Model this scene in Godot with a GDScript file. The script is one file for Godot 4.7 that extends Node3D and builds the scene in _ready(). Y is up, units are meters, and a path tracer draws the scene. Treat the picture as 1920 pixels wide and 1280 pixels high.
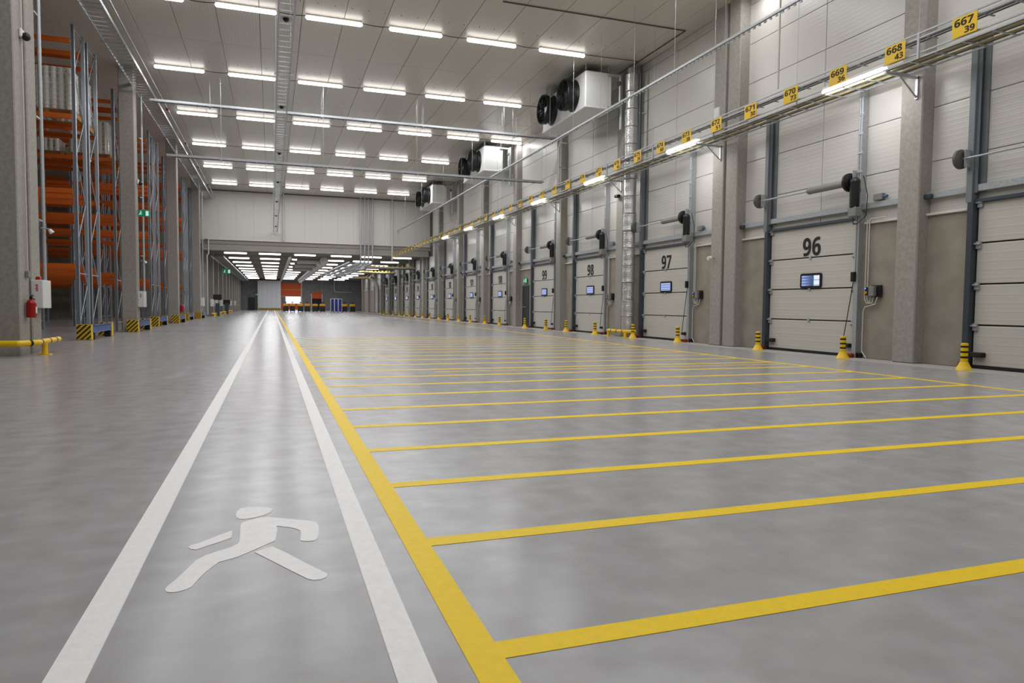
extends Node3D
# A cold-store loading hall: walkway and lane markings, numbered dock doors, pallet racks, evaporators, cable trays.

var taken := {}
var cache := {}
var mt := {}
const ORD := ["zeroth", "first", "second", "third", "fourth", "fifth", "sixth", "seventh", "eighth", "ninth", "tenth", "eleventh", "twelfth"]


class MB:
	var st := SurfaceTool.new()

	func _init():
		st.begin(Mesh.PRIMITIVE_TRIANGLES)

	func tri(a: Vector3, b: Vector3, c: Vector3, n: Vector3):
		var l = [a, c, b] if (b - a).cross(c - a).dot(n) > 0 else [a, b, c]
		for v in l:
			st.set_normal(n)
			st.add_vertex(v)

	func quad(a: Vector3, b: Vector3, c: Vector3, d: Vector3, n: Vector3):
		tri(a, b, c, n)
		tri(a, c, d, n)

	func squad(a, na, b, nb, c, nc, d, nd):
		for t in [[a, na, b, nb, c, nc], [a, na, c, nc, d, nd]]:
			var l = [0, 2, 4]
			if (t[2] - t[0]).cross(t[4] - t[0]).dot(t[1] + t[3] + t[5]) > 0:
				l = [0, 4, 2]
			for i in l:
				st.set_normal(t[i + 1])
				st.add_vertex(t[i])

	func box(c: Vector3, s: Vector3, ch := 0.0):
		var h = s * 0.5
		ch = minf(ch, minf(h.x, minf(h.y, h.z)) * 0.9)
		for a in 3:
			var b = (a + 1) % 3
			var d = (a + 2) % 3
			for sg in [-1.0, 1.0]:
				var p = []
				for q in [[-1, -1], [1, -1], [1, 1], [-1, 1]]:
					var v = Vector3()
					v[a] = sg * h[a]
					v[b] = q[0] * (h[b] - ch)
					v[d] = q[1] * (h[d] - ch)
					p.append(c + v)
				var n = Vector3()
				n[a] = sg
				quad(p[0], p[1], p[2], p[3], n)
		if ch <= 0:
			return
		for a in 3:
			var b = (a + 1) % 3
			var d = (a + 2) % 3
			for sa in [-1.0, 1.0]:
				for sb in [-1.0, 1.0]:
					var p = []
					for q in [[0, -1], [0, 1], [1, 1], [1, -1]]:
						var v = Vector3()
						v[a] = sa * (h[a] - (ch if q[0] == 1 else 0.0))
						v[b] = sb * (h[b] - (0.0 if q[0] == 1 else ch))
						v[d] = q[1] * (h[d] - ch)
						p.append(c + v)
					var n = Vector3()
					n[a] = sa
					n[b] = sb
					quad(p[0], p[1], p[2], p[3], n.normalized())
		for sx in [-1.0, 1.0]:
			for sy in [-1.0, 1.0]:
				for sz in [-1.0, 1.0]:
					var g = Vector3(sx, sy, sz)
					tri(c + g * Vector3(h.x, h.y - ch, h.z - ch), c + g * Vector3(h.x - ch, h.y, h.z - ch), c + g * Vector3(h.x - ch, h.y - ch, h.z), g.normalized())

	func cyl(a: Vector3, b: Vector3, r0: float, r1 := -1.0, n := 12, caps := true):
		if r1 < 0:
			r1 = r0
		var ax = (b - a).normalized()
		var u = ax.cross(Vector3.UP if absf(ax.y) < 0.9 else Vector3.RIGHT).normalized()
		var w = ax.cross(u)
		var sl = ax * (r0 - r1) / maxf((b - a).length(), 1e-4)
		for i in n:
			var t0 = TAU * i / n
			var t1 = TAU * (i + 1) / n
			var d0 = u * cos(t0) + w * sin(t0)
			var d1 = u * cos(t1) + w * sin(t1)
			var n0 = (d0 + sl).normalized()
			var n1 = (d1 + sl).normalized()
			squad(a + d0 * r0, n0, a + d1 * r0, n1, b + d1 * r1, n1, b + d0 * r1, n0)
			if caps:
				tri(a, a + d0 * r0, a + d1 * r0, -ax)
				tri(b, b + d0 * r1, b + d1 * r1, ax)

	func pipe(pts: Array, r: float, n := 8):
		for i in pts.size() - 1:
			cyl(pts[i], pts[i + 1], r, r, n, true)
			if i > 0:
				ball(pts[i], r, n, 4)

	func ball(c: Vector3, r: float, n := 12, m := 6, squash := 1.0, from := -1.0, to := 1.0):
		for j in m:
			var p0 = lerpf(from, to, float(j) / m) * PI / 2
			var p1 = lerpf(from, to, float(j + 1) / m) * PI / 2
			for i in n:
				var t0 = TAU * i / n
				var t1 = TAU * (i + 1) / n
				var q = []
				for e in [[t0, p0], [t1, p0], [t1, p1], [t0, p1]]:
					q.append(Vector3(cos(e[0]) * cos(e[1]), sin(e[1]), sin(e[0]) * cos(e[1])))
				var k = Vector3(r, r * squash, r)
				squad(c + q[0] * k, q[0], c + q[1] * k, q[1], c + q[2] * k, q[2], c + q[3] * k, q[3])

	# a surface of revolution: profile of (radius, distance along the axis)
	func lathe(o: Vector3, ax: Vector3, pr: Array, n := 16, flute := 0.0):
		var u = ax.cross(Vector3.UP if absf(ax.y) < 0.9 else Vector3.RIGHT).normalized()
		var w = ax.cross(u)
		for j in pr.size() - 1:
			var d = pr[j + 1] - pr[j]
			if d.length() < 1e-6:
				continue
			for i in n:
				var q = []
				var nn = []
				for e in [[i, j], [i + 1, j], [i + 1, j + 1], [i, j + 1]]:
					var t = TAU * e[0] / n
					var dir = u * cos(t) + w * sin(t)
					var r = pr[e[1]].x
					if flute > 0 and e[1] == 0:
						r *= 1.0 - flute * (0.5 - 0.5 * cos(4 * t))
					q.append(o + dir * r + ax * pr[e[1]].y)
					nn.append((dir * d.y - ax * d.x).normalized())
				squad(q[0], nn[0], q[1], nn[1], q[2], nn[2], q[3], nn[3])

	# a flat outline (x, z) with thickness along y
	func slab(poly: PackedVector2Array, y0: float, y1: float):
		var ix = Geometry2D.triangulate_polygon(poly)
		for i in range(0, ix.size(), 3):
			var p = [poly[ix[i]], poly[ix[i + 1]], poly[ix[i + 2]]]
			tri(Vector3(p[0].x, y1, p[0].y), Vector3(p[1].x, y1, p[1].y), Vector3(p[2].x, y1, p[2].y), Vector3.UP)
			tri(Vector3(p[0].x, y0, p[0].y), Vector3(p[1].x, y0, p[1].y), Vector3(p[2].x, y0, p[2].y), Vector3.DOWN)
		var cw = Geometry2D.is_polygon_clockwise(poly)
		for i in poly.size():
			var a = poly[i]
			var b = poly[(i + 1) % poly.size()]
			var e = (b - a).normalized()
			var n = Vector3(-e.y, 0, e.x) * (-1.0 if not cw else 1.0)
			quad(Vector3(a.x, y0, a.y), Vector3(b.x, y0, b.y), Vector3(b.x, y1, b.y), Vector3(a.x, y1, a.y), -n if false else n)

	# one face with texture coordinates
	func face(a: Vector3, b: Vector3, c: Vector3, d: Vector3, n: Vector3, us := 1.0, vs := 1.0):
		var v = [a, b, c, d]
		var uv = [Vector2(0, vs), Vector2(us, vs), Vector2(us, 0), Vector2(0, 0)]
		var l = [0, 1, 2, 0, 2, 3]
		if (b - a).cross(c - a).dot(n) > 0:
			l = [0, 2, 1, 0, 3, 2]
		for i in l:
			st.set_normal(n)
			st.set_uv(uv[i])
			st.add_vertex(v[i])

	func done() -> ArrayMesh:
		return st.commit()


# ---------- objects ----------
func numbered(called: String) -> String:
	var k = taken.get(called, -1) + 1
	taken[called] = k
	return called if k == 0 else "%s_%03d" % [called, k]


func nth(n: int) -> String:
	if n <= 12:
		return ORD[n]
	var teens = ["thirteenth", "fourteenth", "fifteenth", "sixteenth", "seventeenth", "eighteenth", "nineteenth"]
	if n < 20:
		return teens[n - 13]
	var t = ["twenty", "thirty", "forty"][int(n / 10.0) - 2]
	return (t + "-" + ORD[n % 10]) if n % 10 else (t.left(-1) + "ieth")


func door_nth(num: int) -> String:
	return "dock door cut by the picture edge" if num == 95 else "%s full dock door from the right" % nth(num - 95)


func tag(o: Node, label := "", category := "", group := "", kind := ""):
	if label: o.set_meta("label", label)
	if category: o.set_meta("category", category)
	if group: o.set_meta("group", group)
	if kind: o.set_meta("kind", kind)


func thing(called: String, label: String, category: String, at := Vector3.ZERO, turn := 0.0, group := "") -> Node3D:
	var o = Node3D.new()
	o.name = numbered(called)
	add_child(o)
	o.position = at
	o.rotation.y = turn
	tag(o, label, category, group)
	return o


func part(parent: Node, called: String, mesh: Mesh, m: Material, at := Vector3.ZERO, label := "") -> MeshInstance3D:
	var o = MeshInstance3D.new()
	o.mesh = mesh
	o.material_override = m
	o.position = at
	o.name = called if parent != self else numbered(called)
	if parent == self:
		add_child(o)
	else:
		parent.add_child(o, true)
	if label: o.set_meta("label", label)
	return o


func struct(called: String, mesh: Mesh, m: Material, at := Vector3.ZERO) -> MeshInstance3D:
	var o = part(self, called, mesh, m, at)
	o.set_meta("kind", "structure")
	return o


func bx(s: Vector3, ch := 0.0, c := Vector3.ZERO) -> ArrayMesh:
	var key = "b%.4f,%.4f,%.4f,%.4f,%s" % [s.x, s.y, s.z, ch, c]
	if not cache.has(key):
		var b = MB.new()
		b.box(c, s, ch)
		cache[key] = b.done()
	return cache[key]


func rod(a: Vector3, b: Vector3, r: float, n := 8) -> ArrayMesh:
	var key = "r%s%s%.4f,%d" % [a, b, r, n]
	if not cache.has(key):
		var m = MB.new()
		m.cyl(a, b, r, r, n)
		cache[key] = m.done()
	return cache[key]


func text(parent: Node, called: String, s: String, at: Vector3, size: Vector2, m: Material, facing := "left"):
	var key = "t%s,%s" % [s, size]
	if not cache.has(key):
		var t = TextMesh.new()
		t.text = s
		t.font = mt.font
		t.font_size = 64
		t.pixel_size = 0.01
		t.depth = 0.02
		t.curve_step = 1.0
		cache[key] = t
	var t: TextMesh = cache[key]
	var bb = t.get_aabb()
	var o = part(parent, called, t, m, at)
	var sc = Vector3(size.x / bb.size.x if size.x > 0 else size.y / bb.size.y, size.y / bb.size.y, 0.2)
	var turn = Basis(Vector3.UP, -PI / 2) if facing == "left" else Basis()
	o.basis = turn * Basis.from_scale(sc)
	var mid = bb.position + bb.size * 0.5
	o.position = at - o.basis * Vector3(mid.x, mid.y, mid.z)
	return o


# ---------- materials ----------
func mat(called: String, c: Color, rough := 0.6, metal := 0.0) -> StandardMaterial3D:
	var m = StandardMaterial3D.new()
	m.resource_name = called
	m.albedo_color = c
	m.roughness = rough
	m.metallic = metal
	mt[called] = m
	return m


func noise_tex(sd: int, freq: float, c0: Color, c1: Color, size := 512, octaves := 4, normal := false, kind := FastNoiseLite.TYPE_SIMPLEX_SMOOTH) -> NoiseTexture2D:
	var n = FastNoiseLite.new()
	n.seed = sd
	n.noise_type = kind
	n.frequency = freq
	n.fractal_octaves = octaves
	var t = NoiseTexture2D.new()
	t.noise = n
	t.width = size
	t.height = size
	t.seamless = true
	t.seamless_blend_skirt = 0.2
	if normal:
		t.as_normal_map = true
		t.bump_strength = 2.0
	else:
		var g = Gradient.new()
		g.set_color(0, c0)
		g.set_color(1, c1)
		t.color_ramp = g
	return t


func tri_world(m: StandardMaterial3D, s: float):
	m.uv1_triplanar = true
	m.uv1_world_triplanar = true
	m.uv1_scale = Vector3(s, s, s)


func materials():
	mt.font = SystemFont.new()
	mt.font.font_names = PackedStringArray(["Droid Sans"])
	mt.font.font_weight = 700
	# polished concrete floor
	var f = mat("floor_concrete", Color(0.705, 0.705, 0.71), 0.3)
	# long soft streaks from scrubbing and traffic, over cloudy mottling
	f.albedo_texture = noise_tex(3, 0.02, Color(0.945, 0.945, 0.95), Color(1, 1, 1), 1024, 4)
	tri_world(f, 0.25)
	f.uv1_scale = Vector3(0.23, 0.23, 0.028)
	f.detail_enabled = true
	f.detail_blend_mode = BaseMaterial3D.BLEND_MODE_MUL
	f.detail_albedo = noise_tex(9, 0.022, Color(0.895, 0.88, 0.87), Color(1, 1, 1), 1024, 6)
	f.detail_uv_layer = BaseMaterial3D.DETAIL_UV_2
	f.uv2_triplanar = true
	f.uv2_world_triplanar = true
	f.uv2_scale = Vector3(0.13, 0.13, 0.19)
	f.roughness = 1.0
	f.roughness_texture = noise_tex(21, 0.025, Color(0.205, 0.205, 0.205), Color(0.25, 0.25, 0.25), 512, 2)
	f.metallic_specular = 0.4
	var ap = mat("apron", Color(0.68, 0.675, 0.66), 0.75)
	ap.albedo_texture = f.detail_albedo
	tri_world(ap, 0.3)
	# concrete of the columns and walls
	var c = mat("concrete", Color(0.655, 0.635, 0.605), 0.85)
	c.albedo_texture = noise_tex(5, 0.035, Color(0.87, 0.868, 0.865), Color(1, 1, 1), 512, 5)
	tri_world(c, 0.5)
	c.normal_enabled = true
	c.normal_texture = noise_tex(6, 0.08, Color.BLACK, Color.WHITE, 512, 3, true)
	c.normal_scale = 0.25
	var c2 = mat("smooth_concrete", Color(0.62, 0.59, 0.54), 0.8)
	c2.albedo_texture = noise_tex(15, 0.008, Color(0.88, 0.87, 0.86), Color(1, 1, 1), 512, 4)
	tri_world(c2, 0.4)
	var c3 = mat("dark_concrete", Color(0.6, 0.58, 0.55), 0.9)
	c3.albedo_texture = c.albedo_texture
	tri_world(c3, 0.3)
	var c4 = mat("grey_block_wall", Color(0.56, 0.56, 0.56), 0.8)
	c4.albedo_texture = c2.albedo_texture
	tri_world(c4, 0.3)
	# ribbed sheet-metal sandwich panels: fine horizontal ribs
	var rib = Image.create(8, 256, false, Image.FORMAT_RGB8)
	for y in 256:
		var v = pow(0.5 + 0.5 * cos(TAU * y / 32.0), 10.0)
		for x in 8:
			rib.set_pixel(x, y, Color(v, v, v))
	rib.bump_map_to_normal_map(1.2)
	var ribt = ImageTexture.create_from_image(rib)
	var p = mat("wall_panel_white", Color(0.79, 0.775, 0.75), 0.33)
	p.normal_enabled = true
	p.normal_texture = ribt
	p.normal_scale = 0.35
	tri_world(p, 1.4)
	var dp = mat("door_panel_white", Color(0.77, 0.755, 0.72), 0.42)
	dp.normal_enabled = true
	dp.normal_texture = ribt
	dp.normal_scale = 0.25
	tri_world(dp, 0.89)
	var cp = mat("ceiling_panel_white", Color(0.80, 0.775, 0.735), 0.3)
	var cr = Image.create(256, 8, false, Image.FORMAT_RGB8)
	for x in 256:
		var v = pow(0.5 + 0.5 * cos(TAU * x / 16.0), 3.0)
		for yy in 8:
			cr.set_pixel(x, yy, Color(v, v, v))
	cr.bump_map_to_normal_map(1.2)
	cp.normal_enabled = true
	cp.normal_texture = ImageTexture.create_from_image(cr)
	cp.normal_scale = 0.3
	tri_world(cp, 0.9)
	mat("enclosure_white", Color(0.88, 0.885, 0.9), 0.4)
	mat("far_panel_white", Color(0.80, 0.785, 0.765), 0.4)
	mat("flashing_white", Color(0.82, 0.80, 0.77), 0.45)
	mat("joint_dark", Color(0.16, 0.155, 0.15), 0.9)
	mat("seam_grey", Color(0.36, 0.35, 0.335), 0.8)
	var w = mat("white_paint", Color(0.97, 0.965, 0.96), 0.45)
	w.metallic_specular = 0.35
	w.albedo_texture = noise_tex(31, 0.04, Color(0.96, 0.96, 0.96), Color(1, 1, 1), 512, 4)
	tri_world(w, 0.8)
	var y = mat("yellow_paint", Color(0.99, 0.84, 0.06), 0.5)
	y.metallic_specular = 0.35
	y.albedo_texture = w.albedo_texture
	tri_world(y, 0.8)
	y.normal_enabled = true
	y.normal_texture = noise_tex(33, 0.12, Color.BLACK, Color.WHITE, 512, 3, true)
	y.normal_scale = 0.25
	w.normal_enabled = true
	w.normal_texture = y.normal_texture
	w.normal_scale = 0.15
	var g = mat("galvanised", Color(0.74, 0.755, 0.765), 0.42, 0.4)
	g.albedo_texture = noise_tex(41, 0.05, Color(0.86, 0.86, 0.86), Color(1, 1, 1), 256, 3)
	tri_world(g, 1.5)
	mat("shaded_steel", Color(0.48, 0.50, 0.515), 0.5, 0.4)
	mat("dark_steel", Color(0.30, 0.33, 0.36), 0.45, 0.6)
	mat("rack_steel", Color(0.62, 0.65, 0.68), 0.42, 0.45)
	mat("rack_orange", Color(0.78, 0.36, 0.06), 0.45)
	mat("door_orange", Color(0.85, 0.33, 0.08), 0.5)
	mat("guard_blue", Color(0.27, 0.36, 0.58), 0.5)
	mat("cage_blue", Color(0.14, 0.2, 0.52), 0.6)
	mat("safety_yellow", Color(0.93, 0.76, 0.05), 0.4)
	mat("sign_yellow", Color(0.94, 0.77, 0.16), 0.5)
	mat("truck_yellow", Color(0.88, 0.6, 0.06), 0.4)
	mat("black_rubber", Color(0.06, 0.06, 0.06), 0.7)
	mat("black_plastic", Color(0.07, 0.07, 0.075), 0.4)
	mat("grey_plastic", Color(0.50, 0.50, 0.49), 0.5)
	mat("print_black", Color(0.05, 0.05, 0.045), 0.6)
	mat("print_red", Color(0.72, 0.1, 0.2), 0.6)
	mat("white_enamel", Color(0.86, 0.86, 0.85), 0.35)
	mat("red_enamel", Color(0.62, 0.05, 0.04), 0.3)
	mat("red_orange", Color(0.5, 0.14, 0.08), 0.6)
	mat("dark_leaf", Color(0.11, 0.13, 0.12), 0.5)
	mat("dark_door", Color(0.16, 0.17, 0.18), 0.5)
	mat("wood", Color(0.62, 0.44, 0.24), 0.8)
	mat("bucket_white", Color(0.86, 0.84, 0.80), 0.5)
	mat("cable_grey", Color(0.33, 0.33, 0.32), 0.6)
	mat("cable_tan", Color(0.62, 0.56, 0.36), 0.6)
	mat("pipe_white", Color(0.78, 0.77, 0.74), 0.4)
	var foil = mat("foil", Color(0.82, 0.82, 0.81), 0.3, 0.8)
	foil.normal_enabled = true
	foil.normal_texture = noise_tex(51, 0.03, Color.BLACK, Color.WHITE, 512, 4, true)
	foil.normal_texture.bump_strength = 6.0
	foil.normal_scale = 1.1
	tri_world(foil, 1.2)
	mat("duct_metal", Color(0.68, 0.67, 0.66), 0.45, 0.4)
	var film = mat("stretch_film", Color(0.95, 0.96, 0.97, 0.1), 0.12)
	film.transparency = BaseMaterial3D.TRANSPARENCY_ALPHA
	film.cull_mode = BaseMaterial3D.CULL_DISABLED
	var lamp = mat("tube_light_glow", Color(0.95, 0.95, 0.95), 0.5)
	lamp.emission_enabled = true
	lamp.emission = Color(1.0, 0.985, 0.97)
	lamp.emission_energy_multiplier = 5.0
	var day = mat("daylight_window", Color(0.8, 0.85, 0.9), 0.4)
	day.emission_enabled = true
	day.emission = Color(0.86, 0.93, 1.0)
	day.emission_energy_multiplier = 1.6
	var gs = mat("exit_sign_glow", Color(0.05, 0.45, 0.35), 0.4)
	gs.emission_enabled = true
	gs.emission = Color(0.05, 0.5, 0.36)
	gs.emission_energy_multiplier = 0.25
	var gw = mat("exit_sign_white", Color(0.8, 0.95, 0.9), 0.4)
	gw.emission_enabled = true
	gw.emission = Color(0.75, 0.95, 0.88)
	gw.emission_energy_multiplier = 0.5
	var led = mat("blue_light", Color(0.2, 0.4, 0.9), 0.4)
	led.emission_enabled = true
	led.emission = Color(0.35, 0.6, 1.0)
	led.emission_energy_multiplier = 1.5
	# the view through the small door windows
	for k in 2:
		var im = Image.create(64, 32, false, Image.FORMAT_RGB8)
		for yy in 32:
			for xx in 64:
				var u = xx / 63.0
				var v = yy / 31.0
				var col = Color(0.28, 0.36, 0.52).lerp(Color(0.62, 0.70, 0.88), clampf(1.3 - 2.4 * u, 0, 1) * (0.6 + 0.4 * sin(v * 22.0)))
				if k == 0 and u > 0.69:
					col = Color(0.88, 0.9, 0.95) if fmod(v * 4.0, 2.0) < 1.5 else Color(0.66, 0.72, 0.82)
				if k == 1:
					col = Color(0.45, 0.52, 0.74).lerp(Color(0.68, 0.74, 0.9), 0.5 + 0.5 * sin(v * 20.0))
				im.set_pixel(xx, yy, col)
		var wm = mat("lit_window_view_%d" % k, Color(0.05, 0.05, 0.06), 0.15)
		wm.emission_enabled = true
		wm.emission_texture = ImageTexture.create_from_image(im)
		wm.emission = Color.WHITE
		wm.emission_operator = BaseMaterial3D.EMISSION_OP_MULTIPLY
		wm.emission_energy_multiplier = 1.1
	# yellow and black hazard stripes printed on flat plates
	var hz = Image.create(128, 128, false, Image.FORMAT_RGB8)
	for yy in 128:
		for xx in 128:
			hz.set_pixel(xx, yy, Color(0.82, 0.66, 0.06) if fposmod(xx + yy, 42.67) < 24 else Color(0.05, 0.05, 0.045))
	var hm = mat("hazard_stripes", Color.WHITE, 0.5)
	hm.albedo_texture = ImageTexture.create_from_image(hz)


func _ready():
	# ---------- camera, environment, exposure ----------
	var cam = Camera3D.new()
	cam.name = "camera"
	add_child(cam)
	cam.position = Vector3(0, 1, 0)
	cam.rotation = Vector3(-0.05139, -0.334, 0.00936)
	cam.fov = rad_to_deg(2.0 * atan(640.0 / 1298.28))
	cam.near = 0.05
	cam.far = 400
	cam.current = true
	var env = Environment.new()
	env.background_mode = Environment.BG_COLOR
	env.background_color = Color(0.02, 0.02, 0.02)
	env.tonemap_mode = Environment.TONE_MAPPER_LINEAR
	env.tonemap_exposure = 1.0
	env.sdfgi_enabled = true
	env.ssao_enabled = true
	env.ssil_enabled = true
	var we = WorldEnvironment.new()
	we.name = "environment"
	we.environment = env
	add_child(we)
	materials()
	shell()
	floor_markings()
	right_wall()
	ceiling_lights()
	trays()
	evaporators()
	racks()
	left_side()
	mezzanine()
	back_wall()


const TUBE_E := 5.2     # strength of one ceiling tube
const HI := 8.85        # underside of the high ceiling
const LOW := 4.72       # underside of the low ceiling
const ZW := -52.5       # wall between the high and the low part
const ZB := -112.0      # back wall
const WX := 11.47       # face of the dock wall


# ---------- room shell ----------
func shell():
	var fl = struct("floor", bx(Vector3(40, 0.3, 124), 0, Vector3(-6, -0.15, -53)), mt.floor_concrete)
	fl.set_meta("label", "polished grey concrete floor with painted walkway and lanes")
	mt.floor_node = fl
	# high ceiling: backing and panels with open joints
	var ce = struct("ceiling", bx(Vector3(36.2, 0.3, 63), 0, Vector3(-5.9, HI + 0.18, -21.5)), mt.joint_dark)
	var zs = [9.5, 5.65]
	while zs[-1] > ZW + 1:
		zs.append(zs[-1] - 5.75)
	zs[-1] = ZW
	for i in zs.size() - 1:
		var lz = zs[i] - zs[i + 1]
		var zc = (zs[i] + zs[i + 1]) / 2
		for k in range(-8, 12):
			var x0 = -1.36 + 1.103 * k
			var x1 = minf(x0 + 1.103, 11.6)
			part(ce, "ceiling_panel", bx(Vector3(x1 - x0 - 0.012, 0.04, lz - 0.014), 0.004), mt.ceiling_panel_white, Vector3((x0 + x1) / 2, HI + 0.02, zc))
	part(ce, "rack_hall_panel", bx(Vector3(13.8, 0.04, 63)), mt.ceiling_panel_white, Vector3(-17.09, HI + 0.021, -21.5))
	var sc = MB.new()
	for r in range(-4, 6):
		for k in range(-14, 30):
			sc.cyl(Vector3(-1.0 + 0.55 * k * 0.8, HI, -19.2 - 5.82 * r), Vector3(-1.0 + 0.55 * k * 0.8, HI - 0.012, -19.2 - 5.82 * r), 0.016, 0.012, 6)
	var so = part(ce, "screw_heads", sc.done(), mt.seam_grey)
	so.set_meta("kind", "stuff")
	# walls that close the room
	struct("wall_front", bx(Vector3(38, HI + 0.3, 0.3), 0, Vector3(-6, HI / 2, 9.5)), mt.far_panel_white)
	struct("wall_rack_hall", bx(Vector3(0.3, HI + 0.3, 63), 0, Vector3(-24, HI / 2, -21.5)), mt.grey_block_wall)
	struct("wall_rack_end", bx(Vector3(19.5, HI + 0.3, 0.3), 0, Vector3(-14.4, HI / 2, ZW - 0.2)), mt.smooth_concrete)
	# upper panel wall above the beam
	var uw = struct("wall_upper", bx(Vector3(16.4, HI - 5.5, 0.2), 0, Vector3(3.55, (HI + 5.4) / 2, ZW - 0.15)), mt.grey_plastic)
	var xx = -4.6
	while xx < 11.45:
		var x1 = minf(xx + 1.15, 11.5)
		part(uw, "wall_panel", bx(Vector3(x1 - xx - 0.004, HI - 5.42, 0.06), 0.002), mt.far_panel_white, Vector3((xx + x1) / 2, (HI + 5.42) / 2, ZW - 0.03))
		xx += 1.15
	part(uw, "flashing", bx(Vector3(16, 0.05, 0.12)), mt.flashing_white, Vector3(3.5, 5.42, ZW + 0.02))
	part(uw, "top_trim", bx(Vector3(16, 0.06, 0.05)), mt.seam_grey, Vector3(3.5, HI - 0.04, ZW + 0.02))
	var be = MB.new()
	be.box(Vector3(3.45, 5.07, ZW - 0.25), Vector3(15.9, 0.62, 0.42), 0.02)
	be.box(Vector3(3.45, 4.72, ZW - 0.1), Vector3(15.9, 0.1, 0.62), 0.015)
	struct("beam", be.done(), mt.concrete)
	# low part: soffit with ribs, side and back walls
	var sf = struct("ceiling_low", bx(Vector3(19.6, 0.3, 60), 0, Vector3(4.6, LOW + 0.55, -82.5)), mt.dark_concrete)
	for i in 10:
		part(sf, "rib", bx(Vector3(18, 0.42, 0.5), 0.02), mt.dark_concrete, Vector3(4.4, LOW + 0.21, -56.4 - 5.82 * i))
	struct("wall_left", bx(Vector3(0.3, 5.4, 59.5), 0, Vector3(-4.9, 2.7, -82.5)), mt.grey_block_wall)
	struct("wall_back", bx(Vector3(20, 5.4, 0.3), 0, Vector3(4.5, 2.7, ZB - 0.15)), mt.grey_block_wall)
	struct("wall_recess", bx(Vector3(0.3, 5.4, 20), 0, Vector3(13.7, 2.7, -102.5)), mt.grey_block_wall)
	# concrete columns
	for e in RC:
		var h = HI + 0.05 if e > ZW - 1 else LOW + 0.4
		struct("column", bx(Vector3(0.42, h, 0.47), 0.02), mt.concrete, Vector3(11.18 + 0.21, h / 2, e - 0.235))
	for e in [[-14.76, 0.9, 0.52], [-15.45, 0.9, 0.52], [-26.32, 0.46, 0.52], [-37.3, 0.46, 0.52], [-48.35, 0.46, 0.52], [-3.3, 0.46, 0.52]]:
		struct("column", bx(Vector3(e[1], HI + 0.05, e[2]), 0.02), mt.concrete, Vector3(-4.3 - e[1] / 2, HI / 2, e[0] - e[2] / 2))
	for i in 10:
		struct("column", bx(Vector3(0.45, LOW + 0.4, 0.5), 0.02), mt.concrete, Vector3(-4.53, LOW / 2 + 0.2, -59.3 - 5.5 * i))


const RC := [1.4, -4.1, -9.63, -14.92, -15.5, -20.98, -26.3, -31.75, -37.2, -42.65, -48.1, -53.6, -59.2, -64.7, -70.1, -75.6, -81.0, -86.5, -92.0]


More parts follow.
